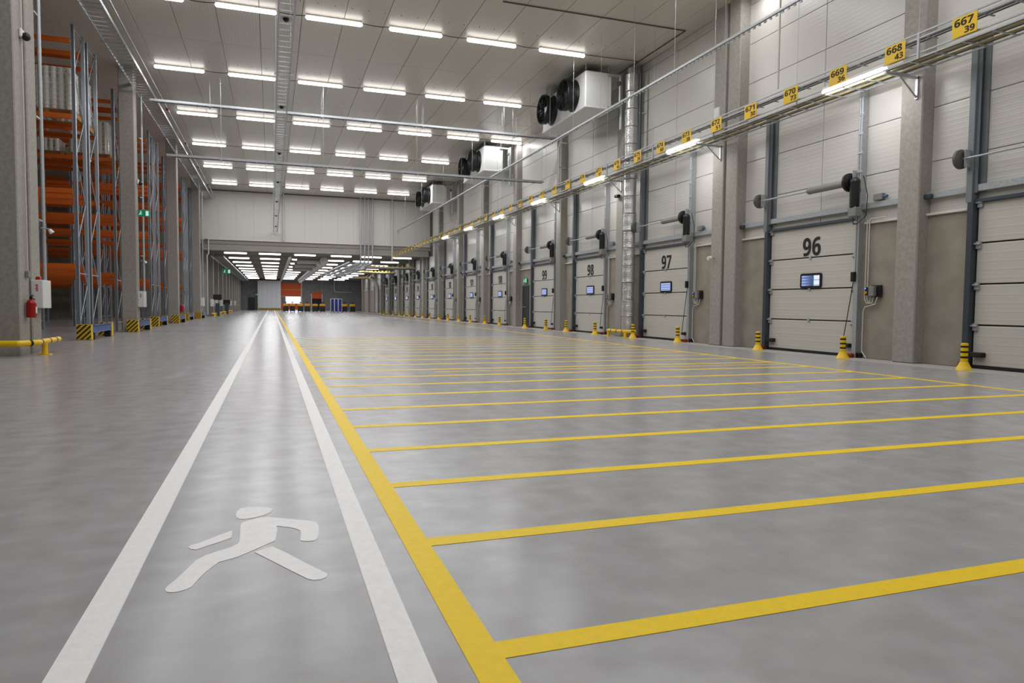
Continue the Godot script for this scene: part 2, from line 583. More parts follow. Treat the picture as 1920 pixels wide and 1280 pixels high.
func floor_markings():
	var fl = mt.floor_node
	var ht = 0.0018
	var strip = func(called, x0, x1, z0, z1, m, label):
		part(fl, called, bx(Vector3(x1 - x0, ht, z1 - z0)), m, Vector3((x0 + x1) / 2, ht / 2, (z0 + z1) / 2), label)
	strip.call("painted_line", -0.578, -0.472, -111, 3, mt.white_paint, "white line along the left side of the walkway")
	strip.call("painted_line", 0.308, 0.407, -111, 3, mt.white_paint, "white line along the right side of the walkway")
	strip.call("painted_line", 0.513, 0.618, -96, 3, mt.yellow_paint, "broad yellow line beside the walkway")
	strip.call("painted_line", 8.74, 8.84, -92, 3, mt.yellow_paint, "yellow line in front of the dock doors")
	for k in range(-2, 21):
		var z = -1.87 - 0.966 * k
		strip.call("painted_line", 0.618, 8.74, z - 0.045, z + 0.055, mt.yellow_paint, "yellow cross line between two pallet lanes")
	strip.call("painted_line", 2.3, 8.74, -10.17, -10.11, mt.yellow_paint, "thin extra yellow cross line")
	part(fl, "wall_apron", bx(Vector3(0.75, 0.002, 96)), mt.apron, Vector3(11.05, 0.001, -44.5), "pale unpolished strip along the dock wall")
	var pic = null
	for s in [["pictogram", [-0.142,-3.316,-0.134,-3.347,-0.104,-3.369,-0.066,-3.390,-0.027,-3.396,0.042,-3.353,0.115,-3.304,0.172,-3.265,0.188,-3.238,0.191,-3.195,0.186,-3.100,0.178,-3.019,0.162,-2.994,0.139,-2.993,0.115,-3.005,0.106,-3.019,0.112,-3.108,0.111,-3.147,0.096,-3.176,0.064,-3.210,0.012,-3.246,0.015,-3.201,0.011,-3.109,0.006,-3.043,-0.029,-3.005,-0.071,-2.956,-0.132,-2.890,-0.202,-2.850,-0.241,-2.757,-0.258,-2.697,-0.274,-2.629,-0.289,-2.609,-0.313,-2.596,-0.333,-2.595,-0.352,-2.606,-0.360,-2.628,-0.356,-2.660,-0.337,-2.711,-0.313,-2.797,-0.285,-2.901,-0.257,-2.943,-0.218,-2.976,-0.166,-3.013,-0.142,-3.048,-0.136,-3.081,-0.139,-3.202]],
			["head", [-0.169,-3.482,-0.166,-3.537,-0.150,-3.580,-0.115,-3.592,-0.069,-3.584,-0.022,-3.556,-0.004,-3.515,-0.012,-3.470,-0.042,-3.433,-0.081,-3.404,-0.124,-3.393,-0.148,-3.400,-0.164,-3.435]],
			["arm", [-0.332,-3.066,-0.323,-3.087,-0.288,-3.115,-0.232,-3.178,-0.173,-3.237,-0.170,-3.196,-0.171,-3.136,-0.210,-3.097,-0.266,-3.052,-0.297,-3.025,-0.319,-3.039]],
			["leg", [-0.073,-2.923,-0.050,-2.942,-0.007,-2.973,0.048,-2.878,0.107,-2.758,0.152,-2.672,0.190,-2.599,0.181,-2.572,0.161,-2.557,0.137,-2.557,0.115,-2.577,0.086,-2.630,0.033,-2.727,-0.024,-2.833]]]:
		var cv = Curve2D.new()
		var n = s[1].size() / 2
		for i in n + 1:
			var j = i % n
			cv.add_point(Vector2(s[1][2 * j], s[1][2 * j + 1]))
		var poly = PackedVector2Array()
		for i in n:
			poly.append(cv.get_point_position(i))
		var b = MB.new()
		b.slab(poly, 0.0, ht)
		var o = part(fl if pic == null else pic, s[0], b.done(), mt.white_paint)
		if pic == null:
			pic = o
			o.set_meta("label", "white painted figure of a walking person in the walkway")


# ---------- the dock wall ----------
# far edge of each door along the wall; doors are 2.68 wide
const DOORS := {95: -8.69, 96: -13.88, 97: -19.92, 98: -25.26, 99: -29.95, 100: -36.25, 101: -41.77, 102: -47.17, 103: -52.68, 104: -58.07, 105: -62.9, 106: -68.9, 107: -74.4}


func right_wall():
	var w = struct("wall_right", bx(Vector3(0.4, HI + 0.3, 102.5), 0, Vector3(WX + 0.27, HI / 2, -42)), mt.seam_grey)
	# sandwich panels above the concrete
	var ys = [2.75, 3.71, 4.69, 5.67, 6.65, 7.63, 8.61, HI]
	var zj = [9.4, 5.2, -0.7, -6.6, -12.34, -18.24, -23.95, -28.7, -34.9, -40.4, -45.9, -51.4]
	for i in zj.size() - 1:
		for j in ys.size() - 1:
			part(w, "wall_panel", bx(Vector3(0.06, ys[j + 1] - ys[j] - 0.012, zj[i] - zj[i + 1] - 0.014), 0.004), mt.wall_panel_white, Vector3(WX + 0.03, (ys[j] + ys[j + 1]) / 2, (zj[i] + zj[i + 1]) / 2))
	var zf = -51.4
	while zf > -92:
		for j in 2:
			part(w, "wall_panel", bx(Vector3(0.06, ys[j + 1] - ys[j] - 0.012, 5.44), 0.004), mt.wall_panel_white, Vector3(WX + 0.03, (ys[j] + ys[j + 1]) / 2, zf - 2.73))
		zf -= 5.46
	# concrete between the doors, with a white flashing on top
	var edge = 9.4
	var keys = DOORS.keys()
	for k in keys.size() + 1:
		var z1 = edge
		var z0 = DOORS[keys[k]] + 2.68 if k < keys.size() else -93.0
		if k == 0:
			part(w, "concrete_panel", bx(Vector3(0.08, 2.72, z1 - z0), 0.01), mt.smooth_concrete, Vector3(WX, 1.36, (z0 + z1) / 2))
		else:
			part(w, "concrete_panel", bx(Vector3(0.08, 2.72, z1 - z0), 0.01), mt.smooth_concrete, Vector3(WX, 1.36, (z0 + z1) / 2))
			part(w, "flashing", bx(Vector3(0.13, 0.045, z1 - z0 - 0.3), 0.008), mt.flashing_white, Vector3(WX - 0.03, 2.74, (z0 + z1) / 2))
		if k < keys.size():
			edge = DOORS[keys[k]]
	# steel rail along the wall between the columns
	for i in RC.size() - 1:
		var a = RC[i] - 0.47
		var b = RC[i + 1]
		if a - b > 1:
			part(w, "rail", bx(Vector3(0.1, 0.12, a - b), 0.008), mt.galvanised, Vector3(WX - 0.06, 3.08, (a + b) / 2))
			part(w, "rail_clip", bx(Vector3(0.12, 0.08, 0.16), 0.01), mt.dark_steel, Vector3(WX - 0.12, 3.06, b + 0.06))
	for num in DOORS:
		dock_door(num, DOORS[num])
	# emergency exit between doors 99 and 100
	var zc = -30.95
	var ed = thing("door_emergency", "dark green emergency exit door between dock doors 99 and 100", "door", Vector3(WX - 0.05, 0, zc))
	ed.set_meta("kind", "structure")
	part(ed, "frame", _frame_mesh(0.8, 1.98, 0.06, 0.06), mt.dark_steel)
	part(ed, "leaf", bx(Vector3(0.05, 1.94, 0.74), 0.008), mt.dark_leaf, Vector3(0.01, 0.98, 0))
	part(ed, "push_bar", bx(Vector3(0.06, 0.04, 0.5), 0.01), mt.grey_plastic, Vector3(-0.05, 0.95, 0))
	exit_sign("green emergency exit sign above the dark door on the dock wall", Vector3(WX - 0.1, 2.2, -30.9), -PI / 2, 0.34)
	duct_foil()
	bollards()
	wall_bits()


func _frame_mesh(wd: float, h: float, t: float, d: float) -> ArrayMesh:
	var b = MB.new()
	b.box(Vector3(0, h / 2, -wd / 2), Vector3(d, h, t), 0.005)
	b.box(Vector3(0, h / 2, wd / 2), Vector3(d, h, t), 0.005)
	b.box(Vector3(0, h - t / 2, 0), Vector3(d, t, wd), 0.005)
	return b.done()


func _rounded(wd: float, h: float, r: float, n := 5) -> PackedVector2Array:
	var p = PackedVector2Array()
	for q in [[1, 1, 0.0], [-1, 1, 0.5], [-1, -1, 1.0], [1, -1, 1.5]]:
		for i in n:
			var a = (q[2] + 0.5 * i / (n - 1)) * PI
			p.append(Vector2(q[0] * (wd / 2 - r) + r * cos(a), q[1] * (h / 2 - r) + r * sin(a)))
	return p


func dock_door(num: int, zfar: float):
	var wd = 2.68
	var zc = zfar + wd / 2
	var lab = "white sectional dock door numbered %d, %s, with small lit window" % [num, "%s full door from the right" % nth(num - 95)]
	if num == 95:
		lab = "white sectional dock door cut off by the right edge of the picture"
	var d = thing("door_%d" % num, lab, "door", Vector3(WX, 0, zc), 0, "white numbered dock doors")
	d.set_meta("kind", "structure")
	part(d, "joint_seal", bx(Vector3(0.03, 2.8, wd - 0.02)), mt.black_rubber, Vector3(0.0, 1.42, 0))
	for k in 4:
		part(d, "panel", bx(Vector3(0.06, 0.674, wd - 0.06), 0.006), mt.door_panel_white, Vector3(-0.02, 0.395 + 0.7 * k, 0))
	part(d, "bottom_seal", bx(Vector3(0.09, 0.055, wd + 0.1)), mt.black_rubber, Vector3(-0.03, 0.0275, 0))
	# lintel and the vertical-lift guide rails
	var b = MB.new()
	b.box(Vector3(-0.06, 2.86, 0), Vector3(0.12, 0.06, wd), 0.005)
	part(d, "lintel", b.done(), mt.dark_steel)
	if not cache.has("guide"):
		b = MB.new()
		b.box(Vector3(-0.09, 1.42, -0.01), Vector3(0.16, 2.84, 0.09), 0.006)
		b.box(Vector3(-0.16, 1.42, -0.03), Vector3(0.012, 2.84, 0.08), 0.0)
		cache["guide_low"] = b.done()
		for s in [-1, 1]:
			var lo = 2.84 if s < 0 else 0.0
			b = MB.new()
			b.box(Vector3(-0.09, (5.6 + lo) / 2, s * 0.03), Vector3(0.17, 5.6 - lo, 0.07), 0.006)
			b.box(Vector3(-0.17, (5.6 + lo) / 2, s * 0.05), Vector3(0.012, 5.6 - lo, 0.1), 0.0)
			b.box(Vector3(-0.02, 4.3, s * -0.07), Vector3(0.05, 2.6, 0.13), 0.004)
			b.box(Vector3(-0.12, 4.3, s * -0.03), Vector3(0.012, 2.6, 0.06), 0.0)
			cache["guide%d" % s] = b.done()
		cache["guide"] = true
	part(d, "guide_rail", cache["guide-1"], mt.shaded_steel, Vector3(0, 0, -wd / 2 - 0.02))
	part(d, "guide_rail", cache["guide_low"], mt.dark_steel, Vector3(0, 0, -wd / 2 - 0.02))
	part(d, "guide_rail", cache["guide1"], mt.galvanised, Vector3(0, 0, wd / 2 + 0.02))
	if not cache.has("ladder"):
		b = MB.new()
		for y in 6:
			b.box(Vector3(-0.19, 3.4 + 0.38 * y, 0.07), Vector3(0.02, 0.05, 0.13), 0.004)
		for z in [0.03, 0.09]:
			b.cyl(Vector3(-0.185, 1.7, z), Vector3(-0.185, 5.5, z), 0.012, 0.012, 6)
		cache["ladder"] = b.done()
	part(d, "cable_clips", cache["ladder"], mt.galvanised, Vector3(0, 0, wd / 2 + 0.02))
	# hinges
	if not cache.has("hinge"):
		b = MB.new()
		b.box(Vector3(-0.01, 0, 0), Vector3(0.02, 0.09, 0.05), 0.004)
		b.cyl(Vector3(-0.02, 0, -0.03), Vector3(-0.02, 0, 0.03), 0.012, 0.012, 6)
		cache["hinge"] = b.done()
		b = MB.new()
		b.box(Vector3(-0.02, 0, 0), Vector3(0.04, 0.13, 0.09), 0.006)
		b.cyl(Vector3(-0.05, 0.02, -0.1), Vector3(-0.05, 0.02, 0.05), 0.02, 0.02, 8)
		cache["roller"] = b.done()
	for k in 3:
		part(d, "hinge", cache["hinge"], mt.galvanised, Vector3(-0.05, 0.743 + 0.7 * k, 0))
	for s in [-1, 1]:
		for k in 4:
			var r = part(d, "roller", cache["roller"], mt.galvanised, Vector3(-0.05, 0.71 + 0.7 * k, s * (wd / 2 - 0.07)))
			r.rotation.x = 0.0 if s < 0 else PI
		part(d, "buffer", bx(Vector3(0.12, 0.085, 0.2), 0.012), mt.black_rubber, Vector3(-0.11, 0.24, s * (wd / 2 - 0.17)))
		var g = MB.new()
		g.box(Vector3(-0.17, 0.045, s * 0.02), Vector3(0.16, 0.09, 0.12), 0.02)
		g.box(Vector3(-0.24, 0.06, s * -0.05), Vector3(0.1, 0.05, 0.07), 0.015)
		part(d, "roller_guide", g.done(), mt.red_orange, Vector3(-0.02, 0.0, s * (wd / 2 + 0.02)))
		part(d, "foot_block", bx(Vector3(0.12, 0.1, 0.16), 0.01), mt.black_rubber, Vector3(-0.07, 0.05, s * (wd / 2 + 0.1)))
	# window
	b = MB.new()
	b.slab(_rounded(0.64, 0.33, 0.05), 0.0, 0.03)
	var f = part(d, "window", b.done(), mt.black_plastic, Vector3(-0.05, 1.625, 0.04))
	f.rotation = Vector3(0, 0, PI / 2)
	f.rotation = Basis(Vector3(0, 0, 1), Vector3(-1, 0, 0), Vector3(0, -1, 0)).get_euler()
	b = MB.new()
	b.face(Vector3(-0.27, 0.031, 0.115), Vector3(0.27, 0.031, 0.115), Vector3(0.27, 0.031, -0.115), Vector3(-0.27, 0.031, -0.115), Vector3.UP)
	part(f, "window_pane", b.done(), mt.lit_window_view_0 if num == 96 else mt.lit_window_view_1)
	if num > 95:
		text(d, "door_number", str(num), Vector3(-0.058, 2.385, 0.02), Vector2(0.54 if num < 100 else 0.66, 0.41), mt.print_black)
	# spiral cable and its sensor box beside the right guide rail
	b = MB.new()
	b.pipe([Vector3(-0.14, 1.62, wd / 2 - 0.02), Vector3(-0.15, 1.2, wd / 2 - 0.08), Vector3(-0.16, 0.7, wd / 2 - 0.16), Vector3(-0.15, 0.3, wd / 2 - 0.25)], 0.009, 6)
	var sb = part(d, "sensor_box", bx(Vector3(0.08, 0.2, 0.09), 0.01), mt.black_plastic, Vector3(-0.2, 1.66, wd / 2 + 0.03))
	part(d, "cable", b.done(), mt.black_rubber)
	# opener: shaft with bearing plate, balance spring tube, drum and motor
	var op = thing("door_opener", "door shaft and black motor above the %s" % door_nth(num), "door opener", Vector3(WX - 0.28, 3.58, zc), 0, "openers above the dock doors")
	var z0 = -wd / 2 - 0.1
	part(op, "shaft", rod(Vector3(0, 0, z0 - 0.12), Vector3(0, 0, 1.35), 0.018), mt.galvanised)
	b = MB.new()
	b.lathe(Vector3(0, 0, 0.1), Vector3(0, 0, 1), [Vector2(0, 0), Vector2(0.06, 0.01), Vector2(0.075, 0.04), Vector2(0.075, 1.12), Vector2(0.0, 1.13)], 16)
	part(op, "spring_tube", b.done(), mt.grey_plastic)
	b = MB.new()
	b.lathe(Vector3(0, 0, z0 - 0.06), Vector3(0, 0, 1), [Vector2(0, -0.08), Vector2(0.1, -0.08), Vector2(0.165, -0.03), Vector2(0.165, 0.02), Vector2(0.11, 0.05), Vector2(0.0, 0.05)], 18)
	part(op, "cable_drum", b.done(), mt.cable_grey)
	part(op, "bearing_plate", bx(Vector3(0.3, 0.3, 0.012), 0.003), mt.galvanised, Vector3(0.12, 0, z0 + 0.03))
	b = MB.new()
	b.lathe(Vector3(0, 0, 1.24), Vector3(0, 0, 1), [Vector2(0, 0), Vector2(0.19, 0), Vector2(0.19, 0.05), Vector2(0.14, 0.07), Vector2(0.14, 0.1), Vector2(0, 0.1)], 18)
	part(op, "end_drum", b.done(), mt.black_plastic)
	b = MB.new()
	b.cyl(Vector3(-0.02, -0.02, 1.43), Vector3(-0.02, -0.52, 1.43), 0.1, 0.095, 14)
	b.ball(Vector3(-0.02, -0.02, 1.43), 0.105, 14, 8)
	part(op, "motor", b.done(), mt.black_plastic)
	part(op, "gearbox", bx(Vector3(0.18, 0.2, 0.2), 0.02), mt.grey_plastic, Vector3(-0.01, -0.62, 1.43))
	part(op, "bracket", bx(Vector3(0.24, 0.42, 0.012)), mt.galvanised, Vector3(0.1, 0.02, 1.36))
	b = MB.new()
	b.pipe([Vector3(-0.02, -0.72, 1.4), Vector3(-0.02, -0.86, 1.42), Vector3(0.0, -0.86, 1.5), Vector3(0.1, -0.7, 1.62), Vector3(0.12, -0.3, 1.62), Vector3(0.06, 0.1, 1.56)], 0.008, 6)
	part(op, "wire", b.done(), mt.black_rubber)
	if num == 99 or num == 105:
		pass
	else:
		part(op, "junction_box", bx(Vector3(0.1, 0.13, 0.22), 0.01), mt.grey_plastic, Vector3(0.18, -0.36, 1.85))
	b = MB.new()
	b.cyl(Vector3(0.17, -0.37, 1.97), Vector3(0.17, -0.37, 2.05), 0.03, 0.03, 8)
	if num != 99 and num != 105:
		part(op, "plug", b.done(), mt.guard_blue)
	# control box with its conduits
	var cb = thing("control_box", "black control box with orange switch right of the %s" % door_nth(num), "control box", Vector3(WX - 0.1, 1.36, zc + wd / 2 + 0.46), 0, "control boxes beside the dock doors")
	part(cb, "back_plate", bx(Vector3(0.05, 0.24, 0.24), 0.008), mt.black_plastic, Vector3(0.02, 0, 0.05))
	part(cb, "housing", bx(Vector3(0.09, 0.2, 0.13), 0.012), mt.grey_plastic, Vector3(-0.04, 0, 0.0))
	part(cb, "switch_panel", bx(Vector3(0.08, 0.16, 0.09), 0.008), mt.black_plastic, Vector3(-0.04, 0, -0.11))
	part(cb, "switch", rod(Vector3(-0.08, -0.03, -0.11), Vector3(-0.105, -0.03, -0.11), 0.025, 12), mt.truck_yellow)
	part(cb, "indicator", rod(Vector3(-0.08, 0.055, -0.13), Vector3(-0.095, 0.055, -0.13), 0.012, 8), mt.blue_light)
	b = MB.new()
	for q in [[-0.21, -0.27], [-0.15, -0.2]]:
		b.pipe([Vector3(-0.01, 1.45, q[0]), Vector3(-0.01, -0.16, q[0]), Vector3(-0.01, -0.24, q[0] + 0.05), Vector3(-0.01, -0.24, q[0] + 0.12), Vector3(-0.01, -0.1, q[0] + 0.16)], 0.012, 6)
	b.pipe([Vector3(-0.01, 1.4, -0.15), Vector3(-0.01, 1.45, -0.11), Vector3(-0.01, 1.45, 0.25)], 0.012, 6)
	b.pipe([Vector3(-0.01, -0.12, 0.1), Vector3(-0.01, -0.26, 0.05), Vector3(-0.01, -0.32, -0.2), Vector3(-0.01, -0.42, -0.24), Vector3(-0.01, -1.22, -0.24), Vector3(-0.02, -1.345, -0.12)], 0.012, 6)
	part(cb, "conduit", b.done(), mt.pipe_white)


func duct_foil():
	var d = thing("air_duct", "silver foil wrapped air duct running up the dock wall left of door 97", "duct", Vector3(11.1, 0, -20.35))
	for i in 15:
		var y0 = 0.12 + 0.56 * i
		var r = 0.205 + 0.012 * sin(i * 2.3)
		var b = MB.new()
		b.lathe(Vector3(0, y0, 0), Vector3.UP, [Vector2(r - 0.02, 0), Vector2(r + 0.006, 0.02), Vector2(r - 0.004, 0.15), Vector2(r + 0.004, 0.3), Vector2(r - 0.002, 0.45), Vector2(r + 0.004, 0.54), Vector2(r - 0.02, 0.56)], 20)
		part(d, "foil_wrap", b.done(), mt.foil)
	var c = MB.new()
	c.cyl(Vector3.ZERO, Vector3(0, 8.7, 0), 0.16, 0.16, 14)
	part(d, "core_pipe", c.done(), mt.galvanised)
	# low yellow pipe guard in front of it
	var g = thing("pipe_guard", "low yellow pipe guard with black bands in front of the foil duct", "guard rail", Vector3(10.85, 0, -20.55))
	pipe_guard(g, [Vector3(0.2, 0.2, -0.85), Vector3(0, 0.2, -0.7), Vector3(0, 0.2, 0.5), Vector3(0.25, 0.2, 0.75)])


func pipe_guard(g: Node3D, pts: Array, posts := []):
	var b = MB.new()
	b.pipe(pts, 0.055, 12)
	part(g, "rail", b.done(), mt.safety_yellow)
	for i in pts.size() - 1:
		var l = (pts[i + 1] - pts[i]).length()
		var dir = (pts[i + 1] - pts[i]) / l
		var k = 0.22
		while k < l - 0.05:
			part(g, "black_band", rod(pts[i] + dir * k, pts[i] + dir * (k + 0.05), 0.057, 12), mt.black_rubber)
			k += 0.4
	for i in (posts if posts else range(1, pts.size() - 1)):
		b = MB.new()
		b.cyl(Vector3(pts[i].x, 0, pts[i].z), pts[i], 0.05, 0.05, 12)
		b.box(Vector3(pts[i].x, 0.008, pts[i].z), Vector3(0.2, 0.016, 0.2))
		part(g, "post", b.done(), mt.safety_yellow)


func bollards():
	var pr = [Vector2(0.14, 0.0), Vector2(0.125, 0.02), Vector2(0.09, 0.075), Vector2(0.062, 0.135), Vector2(0.0, 0.14)]
	var b = MB.new()
	b.lathe(Vector3.ZERO, Vector3.UP, pr, 32, 0.28)
	var base = b.done()
	b = MB.new()
	b.lathe(Vector3.ZERO, Vector3.UP, [Vector2(0.055, 0.1), Vector2(0.055, 0.44), Vector2(0.048, 0.452), Vector2(0, 0.452)], 16)
	var post = b.done()
	var band = rod(Vector3.ZERO, Vector3(0, 0.032, 0), 0.0565, 16)
	for num in DOORS:
		for s in 2:
			if num == 95 and s == 1:
				continue
			var z = DOORS[num] + (0.28 if s == 0 else 2.87)
			var o = thing("bollard", "black-banded yellow bollard at the %s side of the %s" % ["left" if s == 0 else "right", door_nth(num)], "bollard", Vector3(10.9, 0, z), 0, "yellow bollards in front of the dock doors")
			part(o, "base", base, mt.safety_yellow)
			part(o, "post", post, mt.safety_yellow)
			for k in 3:
				part(o, "black_band", band, mt.black_rubber, Vector3(0, 0.2 + 0.088 * k, 0))


func exit_sign(label: String, at: Vector3, turn: float, s: float):
	var e = thing("exit_sign", label, "sign", at, turn, "")
	part(e, "case", bx(Vector3(s * 1.25, s * 0.75, 0.05), 0.008), mt.exit_sign_glow)
	var b = MB.new()
	# running figure, door and arrow
	var k = s * 0.5
	b.box(Vector3(-0.55 * k, 0.42 * k, 0.03), Vector3(0.2, 0.2, 0.02) * k)
	b.cyl(Vector3(-0.6 * k, 0.2 * k, 0.03), Vector3(-0.72 * k, -0.15 * k, 0.03), 0.12 * k, 0.1 * k, 6)
	b.cyl(Vector3(-0.7 * k, -0.12 * k, 0.03), Vector3(-0.4 * k, -0.4 * k, 0.03), 0.07 * k, 0.06 * k, 6)
	b.cyl(Vector3(-0.72 * k, -0.15 * k, 0.03), Vector3(-1.0 * k, -0.42 * k, 0.03), 0.07 * k, 0.06 * k, 6)
	b.cyl(Vector3(-0.6 * k, 0.15 * k, 0.03), Vector3(-0.3 * k, 0.05 * k, 0.03), 0.05 * k, 0.05 * k, 6)
	b.box(Vector3(0.75 * k, 0, 0.027), Vector3(0.6 * k, 1.1 * k, 0.006))
	part(e, "pictogram", b.done(), mt.exit_sign_white)
	part(e, "bracket", bx(Vector3(s * 0.5, 0.03, 0.03)), mt.grey_plastic, Vector3(0, s * 0.42, 0))


func wall_bits():
	# small camera on the column, horn lamp, white detector
	var c = thing("camera_wall", "small white lamp sticking out of the column between doors 96 and 97", "detector", Vector3(11.18, 2.32, -15.75))
	part(c, "arm", rod(Vector3(0, 0, -0.05), Vector3(-0.12, 0, -0.05), 0.012), mt.grey_plastic)
	var b = MB.new()
	b.cyl(Vector3(-0.1, 0, -0.05), Vector3(-0.2, -0.01, -0.05), 0.06, 0.055, 12)
	part(c, "head", b.done(), mt.white_enamel)
	var d = thing("security_camera", "small black and white camera on the column beside the foil duct", "camera", Vector3(11.16, 4.75, -21.2))
	part(d, "mount", bx(Vector3(0.08, 0.1, 0.1), 0.01), mt.white_enamel, Vector3(-0.04, 0, 0))
	b = MB.new()
	b.cyl(Vector3(-0.08, 0, -0.12), Vector3(-0.1, -0.03, 0.14), 0.06, 0.06, 12)
	part(d, "housing", b.done(), mt.black_plastic)
	var wb = thing("wifi_box", "small white box standing on the sign tray beside the sign reading 672", "box", Vector3(10.62, 5.72, -15.05))
	part(wb, "box", bx(Vector3(0.06, 0.3, 0.2), 0.015), mt.white_enamel, Vector3(0, 0.15, 0))
	for q in [[11.2, -20.85, "dark riser pipe between the foil duct and the column"], [11.2, -19.95, "thin riser pipe just right of the foil duct"]]:
		var rp = thing("riser_pipe", q[2], "pipe", Vector3(q[0], 0, q[1]))
		part(rp, "pipe", rod(Vector3(0, 5.8, 0), Vector3(0, 8.7, 0), 0.045, 10), mt.dark_steel)
		part(rp, "clamp", bx(Vector3(0.25, 0.04, 0.06)), mt.galvanised, Vector3(0.08, 7.2, 0))
	# drain pipes on the far columns
	for q in [[-26.2, 11.02, 8.6], [-36.9, 11.05, 8.6], [-47.8, 11.05, 8.6]]:
		var p = thing("drain_pipe", "thin white bracket pipe high on the dock wall, %s" % ["nearest of three", "middle of three", "farthest of three"][0 if q[0] > -30 else (1 if q[0] > -40 else 2)], "pipe", Vector3(q[1], 0, q[0]), 0, "thin pipes on the dock wall")
		b = MB.new()
		b.pipe([Vector3(0, 5.9, 0), Vector3(0, 7.4, 0), Vector3(0.1, 7.6, 0), Vector3(0.35, 7.6, 0)], 0.035, 8)
		part(p, "pipe", b.done(), mt.pipe_white)
		part(p, "clamp", bx(Vector3(0.3, 0.04, 0.05)), mt.galvanised, Vector3(0.15, 6.6, 0))


# ---------- lights ----------
func tube_mesh(l := 1.53, r := 0.058) -> Array:
	var key = "tube%.2f" % l
	if not cache.has(key):
		var h = MB.new()
		h.box(Vector3(0, 0.035, 0), Vector3(l - 0.04, 0.05, 0.085), 0.012)
		var d = MB.new()
		d.lathe(Vector3(-l / 2, -0.03, 0), Vector3(1, 0, 0), [Vector2(0.0, 0.0), Vector2(r * 0.6, 0.012), Vector2(r, 0.05), Vector2(r, l - 0.05), Vector2(r * 0.6, l - 0.012), Vector2(0, l)], 12)
		cache[key] = [h.done(), d.done()]
	return cache[key]


func tube_light(label: String, group: String, at: Vector3, energy: float, turn := 0.0, l := 1.53, tilt := 0.0, stem := 0.0):
	var t = thing("tube_light", label, "light", at, turn, group)
	var m = tube_mesh(l)
	part(t, "housing", m[0], mt.white_enamel)
	part(t, "diffuser", m[1], mt.tube_light_glow)
	if stem > 0:
		for k in [-0.5, 0.5]:
			part(t, "hanger", rod(Vector3(k, 0.05, 0), Vector3(k, 0.05 + stem, 0), 0.01, 6), mt.galvanised)
	var a = AreaLight3D.new()
	a.name = "area_light"
	a.area_size = Vector2(l - 0.06, 0.1)
	a.area_normalize_energy = true
	a.light_energy = energy
	a.light_color = Color(0.985, 0.99, 1.0)
	a.shadow_enabled = true
	a.set("area_range", 60.0)
	a.set("area_attenuation", 2.0)
	a.position = Vector3(0, -0.095, 0)
	a.rotation = Vector3(-PI / 2 + tilt, 0, 0)
	t.add_child(a)
	return t


func ceiling_lights():
	for r in range(-3, 6):
		var z = -19.988 - 5.818 * r
		if r < 0: z = -19.988 - 5.818 * r
		for i in 7:
			var x = -3.61 + 2.263 * i + 0.772
			if i == 6 and r != 2 and r >= 0:
				continue
			if r >= 3 and i == 6:
				continue
			var lab = "long ceiling tube light, %s from the left in the %s row from the front" % [ORD[i + 1], ORD[maxi(r, 0) + 1]]
			var grp = "tube lights under the high ceiling"
			if r < 0:
				lab = "tube light outside the picture, %s from the left in the %s row over the camera" % [ORD[i + 1], ORD[-r]]
				grp = "tube lights over the camera outside the picture"
			tube_light(lab, grp, Vector3(x - (0.14 if i == 6 else 0.0), HI - 0.062, z), TUBE_E * (0.5 if i == 6 else 1.0))
		# the cable that links the row
		if r >= 0:
			var b = MB.new()
			for i in 6:
				var x = -3.61 + 2.263 * i + 1.53
				b.pipe([Vector3(x, HI - 0.05, z), Vector3(x + 0.25, HI - 0.075, z), Vector3(x + 0.5, HI - 0.075, z), Vector3(x + 0.74, HI - 0.05, z)] if i < 5 else [Vector3(x, HI - 0.05, z), Vector3(11.1, HI - 0.03, z), Vector3(11.1, HI - 0.03, z - 1.6)], 0.012, 6)
			var c = thing("lighting_cable", "grey cable linking the tube lights of the %s row" % ORD[r + 1], "cable", Vector3.ZERO, 0, "cables between the ceiling tube lights")
			part(c, "cable", b.done(), mt.cable_grey)


